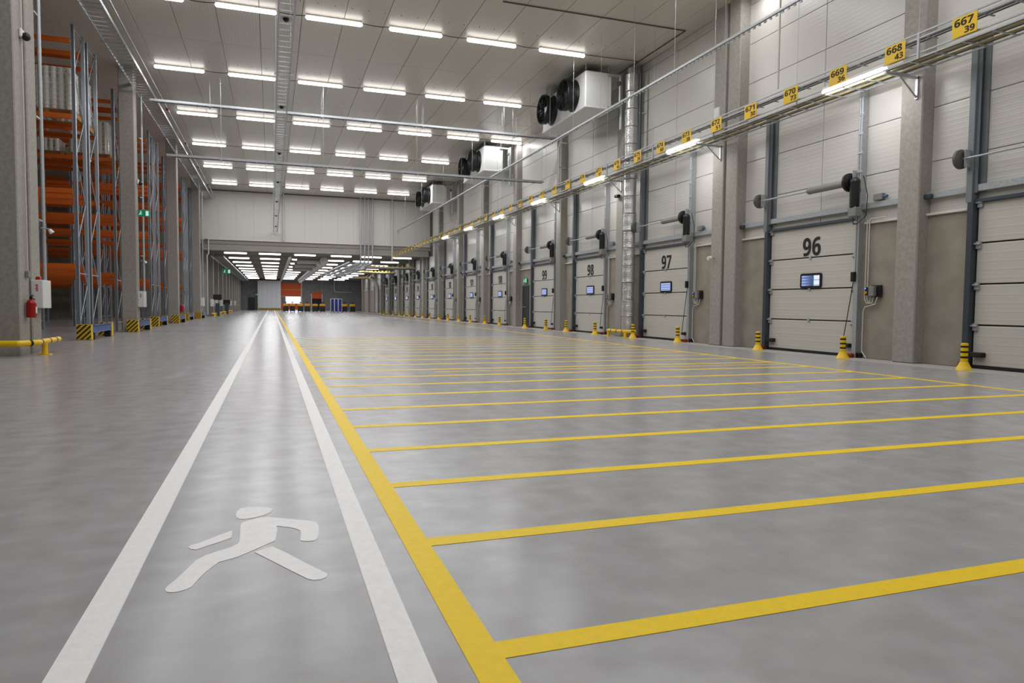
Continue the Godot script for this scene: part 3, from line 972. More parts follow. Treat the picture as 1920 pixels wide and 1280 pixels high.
# ---------- cable trays ----------
func ladder(called: String, label: String, a: Vector3, b: Vector3, wd: float, h: float, step: float, m: Material, rods := 0.0, top := HI, rung := 0.03, fill := false) -> Node3D:
	# a ladder tray from a to b (level), wd across
	var l = (b - a).length()
	var dir = (b - a) / l
	var t = thing(called, label, "cable tray", a, atan2(-dir.z, dir.x) )
	var r = MB.new()
	for s in [-1, 1]:
		r = MB.new()
		r.box(Vector3(l / 2, 0, s * wd / 2), Vector3(l, h, 0.012), 0.0)
		r.box(Vector3(l / 2, h / 2, s * (wd / 2 - 0.012)), Vector3(l, 0.006, 0.03), 0.0)
		r.box(Vector3(l / 2, -h / 2, s * (wd / 2 - 0.012)), Vector3(l, 0.006, 0.03), 0.0)
		part(t, "side_rail", r.done(), m)
	var n = int(l / step)
	var rm = bx(Vector3(rung, 0.02, wd - 0.02))
	if n <= 250:
		for i in n:
			part(t, "rung", rm, m, Vector3(step * (i + 0.5), -h / 2 + 0.015, 0))
	else:
		r = MB.new()
		for i in n:
			r.box(Vector3(step * (i + 0.5), -h / 2 + 0.015, 0), Vector3(rung, 0.02, wd - 0.02))
		var o = part(t, "rungs", r.done(), m)
		o.set_meta("kind", "stuff")
	if fill:
		r = MB.new()
		for k in 4:
			r.cyl(Vector3(0.05, -h / 2 + 0.04, wd * (-0.3 + 0.2 * k)), Vector3(l - 0.05, -h / 2 + 0.04, wd * (-0.3 + 0.2 * k)), 0.016, 0.016, 6)
		part(t, "cables", r.done(), mt.cable_grey)
	if rods > 0:
		var k = rods * 0.5
		while k < l:
			for s in [-1, 1]:
				part(t, "hanger_rod", rod(Vector3(0, 0, 0), Vector3(0, top - a.y, 0), 0.004, 6), mt.galvanised, Vector3(k, 0, s * (wd / 2 + 0.01)))
			part(t, "crossbar", bx(Vector3(0.04, 0.03, wd + 0.1)), mt.galvanised, Vector3(k, -h / 2 - 0.02, 0))
			k += rods
	return t


func trays():
	var g = mt.galvanised
	ladder("cable_tray", "narrow hanging cable ladder over the walkway with round black detectors under it", Vector3(0.285, 6.1, 4), Vector3(0.285, 6.1, ZW + 0.1), 0.29, 0.06, 0.3, g, 5.818, HI, 0.03, false)
	for i in 7:
		var z = -13.2 - 5.818 * i
		var d = thing("dome_detector", "small black dome under the walkway cable ladder, %s from the front" % ORD[i + 1], "detector", Vector3(0.28, 6.06, z), 0, "domes under the walkway cable ladder")
		part(d, "base_plate", bx(Vector3(0.2, 0.012, 0.26)), g, Vector3(0, -0.005, 0))
		var b = MB.new()
		b.ball(Vector3(0, -0.015, 0), 0.055, 14, 5, 1.0, -1.0, 0.0)
		part(d, "dome", b.done(), mt.black_plastic)
	ladder("cable_tray", "wide dark cable ladder high along the rack side of the hall", Vector3(-4.1, 8.25, 4), Vector3(-4.1, 8.25, ZW + 0.1), 0.52, 0.09, 0.3, g, 5.818, HI, 0.025, false)
	var p = thing("ceiling_pipe", "thin galvanised pipe beside the cable ladder on the rack side, with red markers", "pipe", Vector3(-3.62, 8.22, 4))
	part(p, "pipe", rod(Vector3.ZERO, Vector3(0, 0, ZW - 3.9), 0.022), g)
	for i in 4:
		part(p, "red_marker", bx(Vector3(0.09, 0.1, 0.09), 0.02), mt.red_enamel, Vector3(0, -0.02, -33 - 5.8 * i))
	ladder("cable_tray", "perforated cable tray crossing the whole hall under the ceiling", Vector3(-3.85, 7.85, -26.6), Vector3(11.15, 7.85, -26.6), 0.2, 0.07, 0.3, g, 3.75, HI, 0.05, true)
	ladder("cable_tray", "lower perforated cable tray crossing the hall to the numbered sign tray", Vector3(-3.3, 5.95, -26.1), Vector3(10.3, 5.95, -26.1), 0.2, 0.07, 0.3, g, 3.4, HI, 0.05, true)
	# slim toothed channel above the signs
	var c = thing("cable_channel", "slim galvanised channel hanging above the row of yellow signs", "cable tray", Vector3(9.0, 6.55, 4))
	var b = MB.new()
	b.box(Vector3(0, 0, (ZW - 4) / 2), Vector3(0.05, 0.055, -ZW + 4), 0.004)
	part(c, "channel", b.done(), g)
	b = MB.new()
	for i in 340:
		b.box(Vector3(0.02, -0.045, -0.16 * i - 0.1), Vector3(0.03, 0.035, 0.05))
	var o = part(c, "teeth", b.done(), g)
	o.set_meta("kind", "stuff")
	for i in 29:
		part(c, "hanger_rod", rod(Vector3(0, 0, 0), Vector3(0, HI - 6.55, 0), 0.004, 6), g, Vector3(0, 0, -1.0 - 1.94 * i))
	c = thing("ceiling_conduit", "thin conduit under the ceiling that turns a corner above the largest air cooler", "conduit")
	b = MB.new()
	b.pipe([Vector3(5.7, HI - 0.02, -17.38), Vector3(11.15, HI - 0.02, -17.38), Vector3(11.15, HI - 0.02, -20.2)], 0.016, 6)
	part(c, "pipe", b.done(), mt.cable_grey)
	sign_tray()


func sign_tray():
	var g = mt.galvanised
	var zs = 4.0
	var ze = -47.6
	var l = zs - ze
	var t = thing("sign_tray", "double cable tray along the dock wall that carries the yellow number signs", "cable tray", Vector3(0, 0, 0))
	for q in [[10.42, 5.68], [10.72, 5.68], [10.42, 5.6], [10.44, 5.28], [11.0, 5.28], [10.44, 5.36]]:
		var b = MB.new()
		b.box(Vector3(q[0], q[1], (zs + ze) / 2), Vector3(0.022, 0.03, l), 0.003)
		part(t, "side_rail", b.done(), g)
	for i in 105:
		var z = zs - 0.25 - 0.49 * i
		part(t, "rung", bx(Vector3(0.3, 0.014, 0.03)), g, Vector3(10.57, 5.6, z))
		part(t, "rung", bx(Vector3(0.56, 0.014, 0.035)), g, Vector3(10.72, 5.265, z + 0.2))
	for k in 5:
		part(t, "cable", rod(Vector3(10.5 + 0.1 * k, 5.29 + 0.008 * (k % 3), zs), Vector3(10.5 + 0.1 * k, 5.29 + 0.008 * (k % 3), ze), 0.018, 6), mt.cable_tan if k % 2 else mt.cable_grey)
	for k in 3:
		part(t, "cable", rod(Vector3(10.48 + 0.09 * k, 5.63, zs), Vector3(10.48 + 0.09 * k, 5.63, ze), 0.016, 6), mt.cable_grey)
	for e in RC:
		if e < 4 and e > -49 and e != -14.92:
			var b = MB.new()
			b.box(Vector3(10.8, 5.22, 0), Vector3(0.78, 0.04, 0.05))
			b.box(Vector3(11.17, 5.05, 0), Vector3(0.04, 0.42, 0.05))
			b.cyl(Vector3(10.75, 5.2, 0), Vector3(11.16, 4.87, 0), 0.016, 0.016, 6)
			part(t, "bracket", b.done(), g, Vector3(0, 0, e - 0.12))
	for i in 18:
		var z = 2.5 - 2.9 * i
		var b = MB.new()
		b.cyl(Vector3(10.42, 5.68, 0), Vector3(10.42, HI, 0), 0.004, 0.004, 6)
		b.box(Vector3(10.42, 5.48, 0), Vector3(0.03, 0.44, 0.04))
		part(t, "hanger_rod", b.done(), g, Vector3(0, 0, z))
	part(t, "hanger_post", rod(Vector3.ZERO, Vector3(0, 3.1, 0), 0.02), mt.pipe_white, Vector3(10.4, 5.75, -12.55))
	# the end of the tray bends away from the wall and dips under the beam
	var pa = Vector3(10.42, 5.45, ze)
	var pb = Vector3(8.6, 4.6, ZW + 0.4)
	for q in [Vector3(0, 0.2, 0), Vector3(0, -0.15, 0), Vector3(0.4, 0, 0.1)]:
		var b = MB.new()
		b.cyl(pa + q, pb + q, 0.02, 0.02, 6)
		part(t, "side_rail", b.done(), g)
	# signs
	var low = ["39", "43", "36", "73", "30", "51", "38", "60", "26", "65", "87"]
	var plate = bx(Vector3(0.012, 0.31, 0.42), 0.003)
	for i in 43:
		var at = Vector3(10.38, 5.495, -8.335 - 1.2967 * i + 0.095)
		if i >= 31:
			at = pa.lerp(pb, (i - 30.5) / 12.0) + Vector3(-0.06, 0.05, 0)
		var num = 667 + i
		var lab = "yellow hanging sign reading %d over %s, %s from the right" % [num, low[i], nth(i + 1)] if i < 11 else "%s yellow number sign from the right over the dock doors" % nth(i + 1)
		var s = thing("number_sign", lab, "sign", at, 0, "yellow number signs over the dock doors")
		part(s, "plate", plate, mt.sign_yellow)
		text(s, "top_number", str(num), Vector3(-0.008, 0.065, -0.01), Vector2(0.32, 0.12), mt.print_black)
		if i < 11:
			text(s, "bottom_number", low[i], Vector3(-0.008, -0.075, 0.09), Vector2(0.17, 0.1), mt.print_black)
	# tube lights fixed under the tray
	var zl = [-10.55, -16.35, -21.75, -27.0, -32.4, -37.9, -43.4, -4.9]
	for i in zl.size():
		tube_light("tube light under the tray of yellow signs, %s from the right" % (ORD[i + 1] if i < 7 else "outside the picture"), "tube lights under the sign tray", Vector3(10.47, 5.35, zl[i]), 2.6, PI / 2, 1.53, -0.6)


# ---------- evaporators ----------
func evaporators():
	var zz = [-20.7, -32.0, -43.3]
	for i in 3:
		var lab = ["largest white air cooler with two black fans, nearest under the ceiling", "middle white air cooler with two black fans under the ceiling", "farthest white air cooler with two black fans, by the far wall"][i]
		var e = thing("air_cooler", lab, "air cooler", Vector3(10.08, 7.43, zz[i] - 1.85), 0, "air coolers under the ceiling")
		var b = MB.new()
		b.box(Vector3(0, 0.6, 0), Vector3(0.95, 1.15, 3.7), 0.03)
		part(e, "casing", b.done(), mt.white_enamel)
		part(e, "drip_tray", bx(Vector3(1.0, 0.06, 3.74), 0.015), mt.white_enamel, Vector3(0, 0.02, 0))
		part(e, "top_frame", bx(Vector3(0.9, 0.05, 3.5)), mt.dark_steel, Vector3(0, 1.2, 0))
		for k in 4:
			part(e, "hanger", bx(Vector3(0.04, 0.2, 0.04)), mt.galvanised, Vector3(-0.4 if k % 2 else 0.4, 1.32, -1.7 if k < 2 else 1.7))
		for s in [-1, 1]:
			b = MB.new()
			b.lathe(Vector3(-0.47, 0.6, 0), Vector3(-1, 0, 0), [Vector2(0.5, 0.0), Vector2(0.52, 0.03), Vector2(0.44, 0.1), Vector2(0.43, 0.16), Vector2(0.5, 0.22), Vector2(0.515, 0.4), Vector2(0.5, 0.42), Vector2(0.48, 0.4), Vector2(0.44, 0.2), Vector2(0.43, 0.02)], 28)
			var f = part(e, "fan_shroud", b.done(), mt.black_plastic, Vector3(0, 0, 0.92 * s))
			b = MB.new()
			b.cyl(Vector3(-0.5, 0.6, 0), Vector3(-0.75, 0.6, 0), 0.12, 0.11, 14)
			for k in 5:
				var a = TAU * k / 5
				var d = Vector3(0, cos(a), sin(a))
				var w = Vector3(0, -sin(a), cos(a))
				b.quad(Vector3(-0.62, 0.6, 0) + d * 0.1 - w * 0.06, Vector3(-0.7, 0.6, 0) + d * 0.1 + w * 0.06, Vector3(-0.7, 0.6, 0) + d * 0.41 + w * 0.16, Vector3(-0.6, 0.6, 0) + d * 0.41 - w * 0.1, Vector3(-1, 0, 0))
				b.quad(Vector3(-0.61, 0.6, 0) + d * 0.1 - w * 0.06, Vector3(-0.69, 0.6, 0) + d * 0.1 + w * 0.06, Vector3(-0.69, 0.6, 0) + d * 0.41 + w * 0.16, Vector3(-0.59, 0.6, 0) + d * 0.41 - w * 0.1, Vector3(1, 0, 0))
			part(f, "fan", b.done(), mt.black_plastic)
			b = MB.new()
			for k in 4:
				var rr = 0.12 + 0.11 * k
				b.lathe(Vector3(-0.87, 0.6, 0), Vector3(-1, 0, 0), [Vector2(rr - 0.006, 0), Vector2(rr, 0.008), Vector2(rr + 0.006, 0)], 20)
			for k in 8:
				var d = Vector3(0, cos(TAU * k / 8), sin(TAU * k / 8))
				b.cyl(Vector3(-0.87, 0.6, 0) + d * 0.1, Vector3(-0.87, 0.6, 0) + d * 0.47, 0.006, 0.006, 5)
			part(f, "grille", b.done(), mt.black_plastic)
		b = MB.new()
		b.pipe([Vector3(0.3, 1.1, 1.9), Vector3(0.75, 1.1, 1.9), Vector3(0.75, 0.15, 1.9), Vector3(0.55, 0.05, 1.9), Vector3(0.3, 0.05, 1.86)], 0.05, 10)
		b.pipe([Vector3(0.85, 1.2, 1.8), Vector3(0.85, -0.6, 1.8)], 0.06, 10)
		part(e, "pipe", b.done(), mt.galvanised)
		part(e, "valve", bx(Vector3(0.12, 0.14, 0.12), 0.02), mt.cable_grey, Vector3(0.72, 0.85, 1.9))


# ---------- racks ----------
func rack_mesh():
	var b = MB.new()
	# an upright: perforated omega post with foot plate, 8.15 m
	b.box(Vector3(0, 4.08, -0.045), Vector3(0.08, 8.15, 0.012))
	b.box(Vector3(-0.035, 4.08, 0), Vector3(0.012, 8.15, 0.08))
	b.box(Vector3(0.035, 4.08, 0), Vector3(0.012, 8.15, 0.08))
	b.box(Vector3(0, 0.006, 0), Vector3(0.16, 0.012, 0.16))
	cache["upright"] = b.done()


func pallet_rack(label: String, at: Vector3, bays: int, depth: float, group: String):
	# open faces at z=0 and z=-depth; bays run towards -x
	var r = thing("pallet_rack", label, "pallet rack", at, 0, group)
	var bay = 2.8
	for i in bays + 1:
		for k in 2:
			var u = part(r, "upright", cache["upright"], mt.rack_steel, Vector3(-bay * i, 0, -depth * k))
			u.rotation.y = 0.0 if k == 0 else PI
		var key = "brace%.2f" % depth
		if not cache.has(key):
			var b = MB.new()
			var n = 7
			for j in n:
				var y0 = 0.35 + j * 1.1
				var z0 = -0.05 if j % 2 == 0 else -depth + 0.05
				var z1 = -depth + 0.05 if j % 2 == 0 else -0.05
				b.cyl(Vector3(0, y0, z0), Vector3(0, y0 + 1.1, z1), 0.015, 0.015, 6)
			for y in [0.3, 1.75, 8.05]:
				b.cyl(Vector3(0, y, -0.05), Vector3(0, y, -depth + 0.05), 0.015, 0.015, 6)
			cache[key] = b.done()
		part(r, "bracing", cache[key], mt.rack_steel, Vector3(-bay * i, 0, 0))
	for i in bays:
		for lv in [1.93, 3.87, 5.78, 7.7]:
			for k in 2:
				part(r, "beam", bx(Vector3(bay - 0.1, 0.125, 0.05), 0.006), mt.rack_orange, Vector3(-bay * (i + 0.5), lv, -depth * k + (0.03 if k == 0 else -0.03)))


const ROWS := [[-20.95, -4.8], [-26.75, -5.0], [-32.5, -4.8], [-38.0, -5.0], [-43.9, -4.8], [-49.0, -5.0]]


func racks():
	rack_mesh()
	for i in ROWS.size():
		var z = ROWS[i][0]
		var x = ROWS[i][1]
		var bays = 2 + (i + 1) / 2
		var pos = "%s row from the front" % ORD[i + 1]
		pallet_rack("tall orange and grey pallet rack, near half of the %s" % pos, Vector3(x, 0, z), bays, 1.02, "orange pallet racks on the left")
		if z - 2.4 > ZW + 0.5:
			pallet_rack("tall orange and grey pallet rack, far half of the %s" % pos, Vector3(x, 0, z - 1.36), bays, 1.02, "orange pallet racks on the left")
		rack_guard(i, z)
	var n = 0
	stack_buckets("pallet load of white buckets on the front rack, beside its end post", Vector3(-5.45, 5.845, -21.45), 7, 6, 8)
	stack_buckets("pallet load of white buckets in the front rack, behind the nearest load", Vector3(-5.45, 5.845, -22.85), 7, 6, 9)
	stack_buckets("pallet load of white buckets beside the end post of the second rack row", Vector3(-5.75, 5.845, -27.25), 7, 6, 8)
	stack_buckets("low pallet load of white buckets left in the second rack row, cut by the pipe", Vector3(-7.1, 5.845, -27.25), 6, 6, 3)
	stack_buckets("low pallet load of white buckets in the middle of the second rack row", Vector3(-6.45, 5.845, -28.6), 4, 6, 3)


func stack_buckets(label: String, at: Vector3, nx: int, nz: int, ny: int):
	var pw = 1.24 if nx > 5 else 0.8
	var p = thing("wooden_pallet", label.replace("pallet load of white buckets", "wooden pallet under buckets").replace("low ", "flat "), "pallet", at, 0, "pallets in the racks")
	for k in 5:
		part(p, "board", bx(Vector3(pw, 0.022, 0.12), 0.003), mt.wood, Vector3(0, 0.133, -0.32 + 0.16 * k))
	for k in 3:
		part(p, "bearer", bx(Vector3(0.1, 0.12, 0.78), 0.004), mt.wood, Vector3((k - 1) * (pw / 2 - 0.05), 0.06, 0))
	var l = thing("bucket_load", label, "pallet load", at + Vector3(0, 0.145, 0), 0, "wrapped bucket loads in the racks")
	var d = 0.165
	var h = 0.133
	if not cache.has("bucket"):
		var b = MB.new()
		b.lathe(Vector3.ZERO, Vector3.UP, [Vector2(0, 0), Vector2(0.058, 0.0), Vector2(0.069, 0.092), Vector2(0.0815, 0.095), Vector2(0.0815, 0.124), Vector2(0.074, 0.13), Vector2(0, 0.13)], 12)
		cache["bucket"] = b.done()
	var zc = mini(nz, 5)
	for j in ny:
		for i in nx:
			for k in zc:
				# only the buckets on the outside of the stack can be seen
				if k == zc - 1 or i == nx - 1 or j == ny - 1 and k > 0 or i == 0:
					part(l, "bucket", cache["bucket"], mt.bucket_white, Vector3((i - (nx - 1) / 2.0) * d, h * j, (k - (zc - 1) / 2.0) * d))
	var w = d * nx + 0.01
	var dd = d * zc + 0.01
	var f = MB.new()
	var poly = _rounded(w, dd, 0.09, 5)
	for i in poly.size():
		var a = poly[i]
		var c = poly[(i + 1) % poly.size()]
		var nn = Vector3(c.y - a.y, 0, a.x - c.x).normalized()
		f.quad(Vector3(a.x, -0.02, a.y), Vector3(c.x, -0.02, c.y), Vector3(c.x, h * ny, c.y), Vector3(a.x, h * ny, a.y), nn)
	part(l, "stretch_film", f.done(), mt.stretch_film)


func rack_guard(i: int, z: float):
	var zn = [-20.7, -26.1, -32.2, -37.05, -43.3, -48.1][i]
	var zf = zn - 2.45
	var x = -4.47 if i % 2 == 0 else -4.25
	var g = thing("rack_guard", "blue rack end guard with yellow and black striped corner plates, %s from the front" % ORD[i + 1], "guard", Vector3(x, 0, zn), 0, "striped guards at the rack ends")
	for k in 2:
		var zz = 0.0 if k == 0 else zf - zn
		var b = MB.new()
		b.box(Vector3(-0.17, 0.21, zz - 0.02), Vector3(0.34, 0.4, 0.03), 0.004)
		b.box(Vector3(0.0, 0.21, zz - 0.1), Vector3(0.02, 0.4, 0.18), 0.004)
		part(g, "corner_plate", b.done(), mt.safety_yellow)
		b = MB.new()
		b.face(Vector3(-0.335, 0.015, zz - 0.003), Vector3(-0.005, 0.015, zz - 0.003), Vector3(-0.005, 0.405, zz - 0.003), Vector3(-0.335, 0.405, zz - 0.003), Vector3(0, 0, 1), 0.85, 1.0)
		part(g, "striped_face", b.done(), mt.hazard_stripes)
	var b = MB.new()
	b.box(Vector3(0, 0.3, (zf - zn) / 2), Vector3(0.03, 0.2, zn - zf - 0.3), 0.006)
	b.box(Vector3(0.02, 0.39, (zf - zn) / 2), Vector3(0.06, 0.02, zn - zf - 0.3), 0.004)
	b.box(Vector3(0.02, 0.2, (zf - zn) / 2), Vector3(0.06, 0.02, zn - zf - 0.3), 0.004)
	part(g, "beam", b.done(), mt.guard_blue)
	for k in 2:
		part(g, "foot", bx(Vector3(0.16, 0.18, 0.12), 0.006), mt.black_rubber, Vector3(-0.06, 0.09, -0.3 if k == 0 else zf - zn + 0.22)).visible = k == 1 or i % 2 == 0


# ---------- things on the left ----------
func left_side():
	var g = thing("pipe_guard", "low yellow pipe guard with black bands around the foot of the left column", "guard rail", Vector3.ZERO)
	pipe_guard(g, [Vector3(-7.0, 0.25, -14.4), Vector3(-5.2, 0.25, -14.4), Vector3(-4.25, 0.25, -14.4), Vector3(-4.05, 0.25, -14.7), Vector3(-4.05, 0.25, -15.2), Vector3(-4.05, 0.25, -16.1)], [1, 4])
	# fire extinguisher
	var e = thing("fire_extinguisher", "red fire extinguisher hanging on the big left column", "fire extinguisher", Vector3(-4.2, 0.7, -15.02))
	var b = MB.new()
	b.lathe(Vector3.ZERO, Vector3.UP, [Vector2(0, 0), Vector2(0.075, 0.0), Vector2(0.082, 0.02), Vector2(0.082, 0.27), Vector2(0.06, 0.32), Vector2(0.025, 0.34), Vector2(0, 0.34)], 18)
	part(e, "cylinder", b.done(), mt.red_enamel)
	b = MB.new()
	b.box(Vector3(0, 0.36, 0), Vector3(0.05, 0.06, 0.05), 0.01)
	b.box(Vector3(0.02, 0.4, 0), Vector3(0.04, 0.015, 0.12), 0.004)
	part(e, "valve", b.done(), mt.black_plastic)
	b = MB.new()
	b.pipe([Vector3(0, 0.36, -0.02), Vector3(0.02, 0.34, -0.1), Vector3(0.03, 0.22, -0.12), Vector3(0.03, 0.06, -0.1)], 0.014, 6)
	part(e, "hose", b.done(), mt.black_rubber)
	part(e, "label_plate", bx(Vector3(0.01, 0.12, 0.08), 0.002), mt.white_enamel, Vector3(0.08, 0.14, 0))
	# cabinets on the left columns
	cabinet("white wall cabinet with red lettering on the big left column", Vector3(-4.22, 0.87, -15.7), true)
	cabinet("white wall cabinet on the second left column, above a striped guard", Vector3(-4.22, 0.84, -26.75), true)
	cabinet("white wall cabinet on the fourth left column, beside the far wall", Vector3(-4.22, 0.8, -48.8), false)
	# red sounder
	var s = thing("alarm_sounder", "small red alarm sounder above the white cabinet on the left column", "alarm", Vector3(-4.26, 1.43, -15.72))
	part(s, "case", bx(Vector3(0.07, 0.1, 0.12), 0.012), mt.red_enamel)
	part(s, "base", bx(Vector3(0.05, 0.02, 0.12), 0.004), mt.white_enamel, Vector3(0, -0.06, 0))
	# socket
	var k = thing("junction_box", "small grey box in the gap of the big left column", "junction box", Vector3(-4.265, 1.5, -15.1))
	part(k, "box", bx(Vector3(0.06, 0.12, 0.1), 0.01), mt.grey_plastic)
	part(k, "conduit", rod(Vector3(0, 0.06, 0), Vector3(0, 7.2, 0), 0.012, 6), mt.pipe_white)
	# dome camera
	var c = thing("dome_camera", "small black and white dome camera high on the big left column", "camera", Vector3(-4.27, 5.87, -15.12))
	part(c, "mount", bx(Vector3(0.06, 0.16, 0.16), 0.02), mt.white_enamel)
	b = MB.new()
	b.ball(Vector3(0.07, -0.05, 0), 0.075, 14, 8)
	part(c, "dome", b.done(), mt.black_plastic)
	c = thing("dome_camera", "small dome camera on the second left column", "camera", Vector3(-4.27, 5.1, -26.7))
	part(c, "mount", bx(Vector3(0.06, 0.16, 0.16), 0.02), mt.white_enamel)
	b = MB.new()
	b.ball(Vector3(0.07, -0.05, 0), 0.075, 14, 8)
	part(c, "dome", b.done(), mt.black_plastic)
	# pipes beside the columns
	for q in [[-4.3, -16.25, "galvanised pipe running up beside the big left column"], [-4.2, -27.1, "galvanised pipe running up beside the second left column"], [-4.2, -49.05, "galvanised pipe running up beside the fourth left column"]]:
		var p = thing("riser_pipe", q[2], "pipe", Vector3(q[0], 0, q[1]))
		part(p, "pipe", rod(Vector3(0, 1.35, 0), Vector3(0, 8.15, 0), 0.036, 10), mt.galvanised)
		for y in [2.6, 4.6, 6.6, 8.0]:
			part(p, "clamp", bx(Vector3(0.05, 0.03, 0.3)), mt.galvanised, Vector3(-0.02, y, 0.13))
	for q in [[-15.95, 2.42, "small white beacon lamp on an arm at the big left column"], [-26.9, 2.42, "small white beacon lamp on an arm at the second left column"]]:
		var l = thing("beacon_lamp", q[2], "beacon", Vector3(-4.28, q[1], q[0]))
		part(l, "arm", rod(Vector3(0, 0.02, 0), Vector3(0.1, 0.02, -0.2), 0.012, 6), mt.grey_plastic)
		b = MB.new()
		b.lathe(Vector3(0.1, 0.02, -0.2), Vector3(0.4, -0.6, 0).normalized(), [Vector2(0, 0), Vector2(0.03, 0.01), Vector2(0.05, 0.09), Vector2(0, 0.1)], 12)
		part(l, "shade", b.done(), mt.white_enamel)
	exit_sign("green exit sign sticking out of the second left column", Vector3(-4.1, 4.03, -26.6), 0.0, 0.29)
	e = thing("fire_extinguisher", "red fire extinguisher on the third left column", "fire extinguisher", Vector3(-4.2, 0.55, -37.75))
	b = MB.new()
	b.lathe(Vector3.ZERO, Vector3.UP, [Vector2(0, 0), Vector2(0.085, 0.0), Vector2(0.085, 0.3), Vector2(0.03, 0.38), Vector2(0, 0.4)], 14)
	part(e, "cylinder", b.done(), mt.red_enamel)


func cabinet(label: String, at: Vector3, lettering: bool):
	# hangs on a column side, door towards the camera
	var c = thing("wall_cabinet", label, "cabinet", at, 0, "white cabinets on the left columns")
	part(c, "body", bx(Vector3(0.2, 0.54, 0.5), 0.008), mt.white_enamel, Vector3(0, 0.27, 0))
	var d = part(c, "door", bx(Vector3(0.19, 0.53, 0.015), 0.004), mt.white_enamel, Vector3(0, 0.27, 0.257))
	part(d, "lock", bx(Vector3(0.012, 0.03, 0.01), 0.002), mt.black_plastic, Vector3(-0.07, -0.02, 0.01))
	if lettering:
		var b = MB.new()
		for k in 4:
			b.box(Vector3(0.0 + 0.004 * (k % 2), 0.17 - 0.035 * k, 0.0085), Vector3(0.045 - 0.01 * (k % 2), 0.022, 0.002))
		part(d, "red_print", b.done(), mt.print_red)


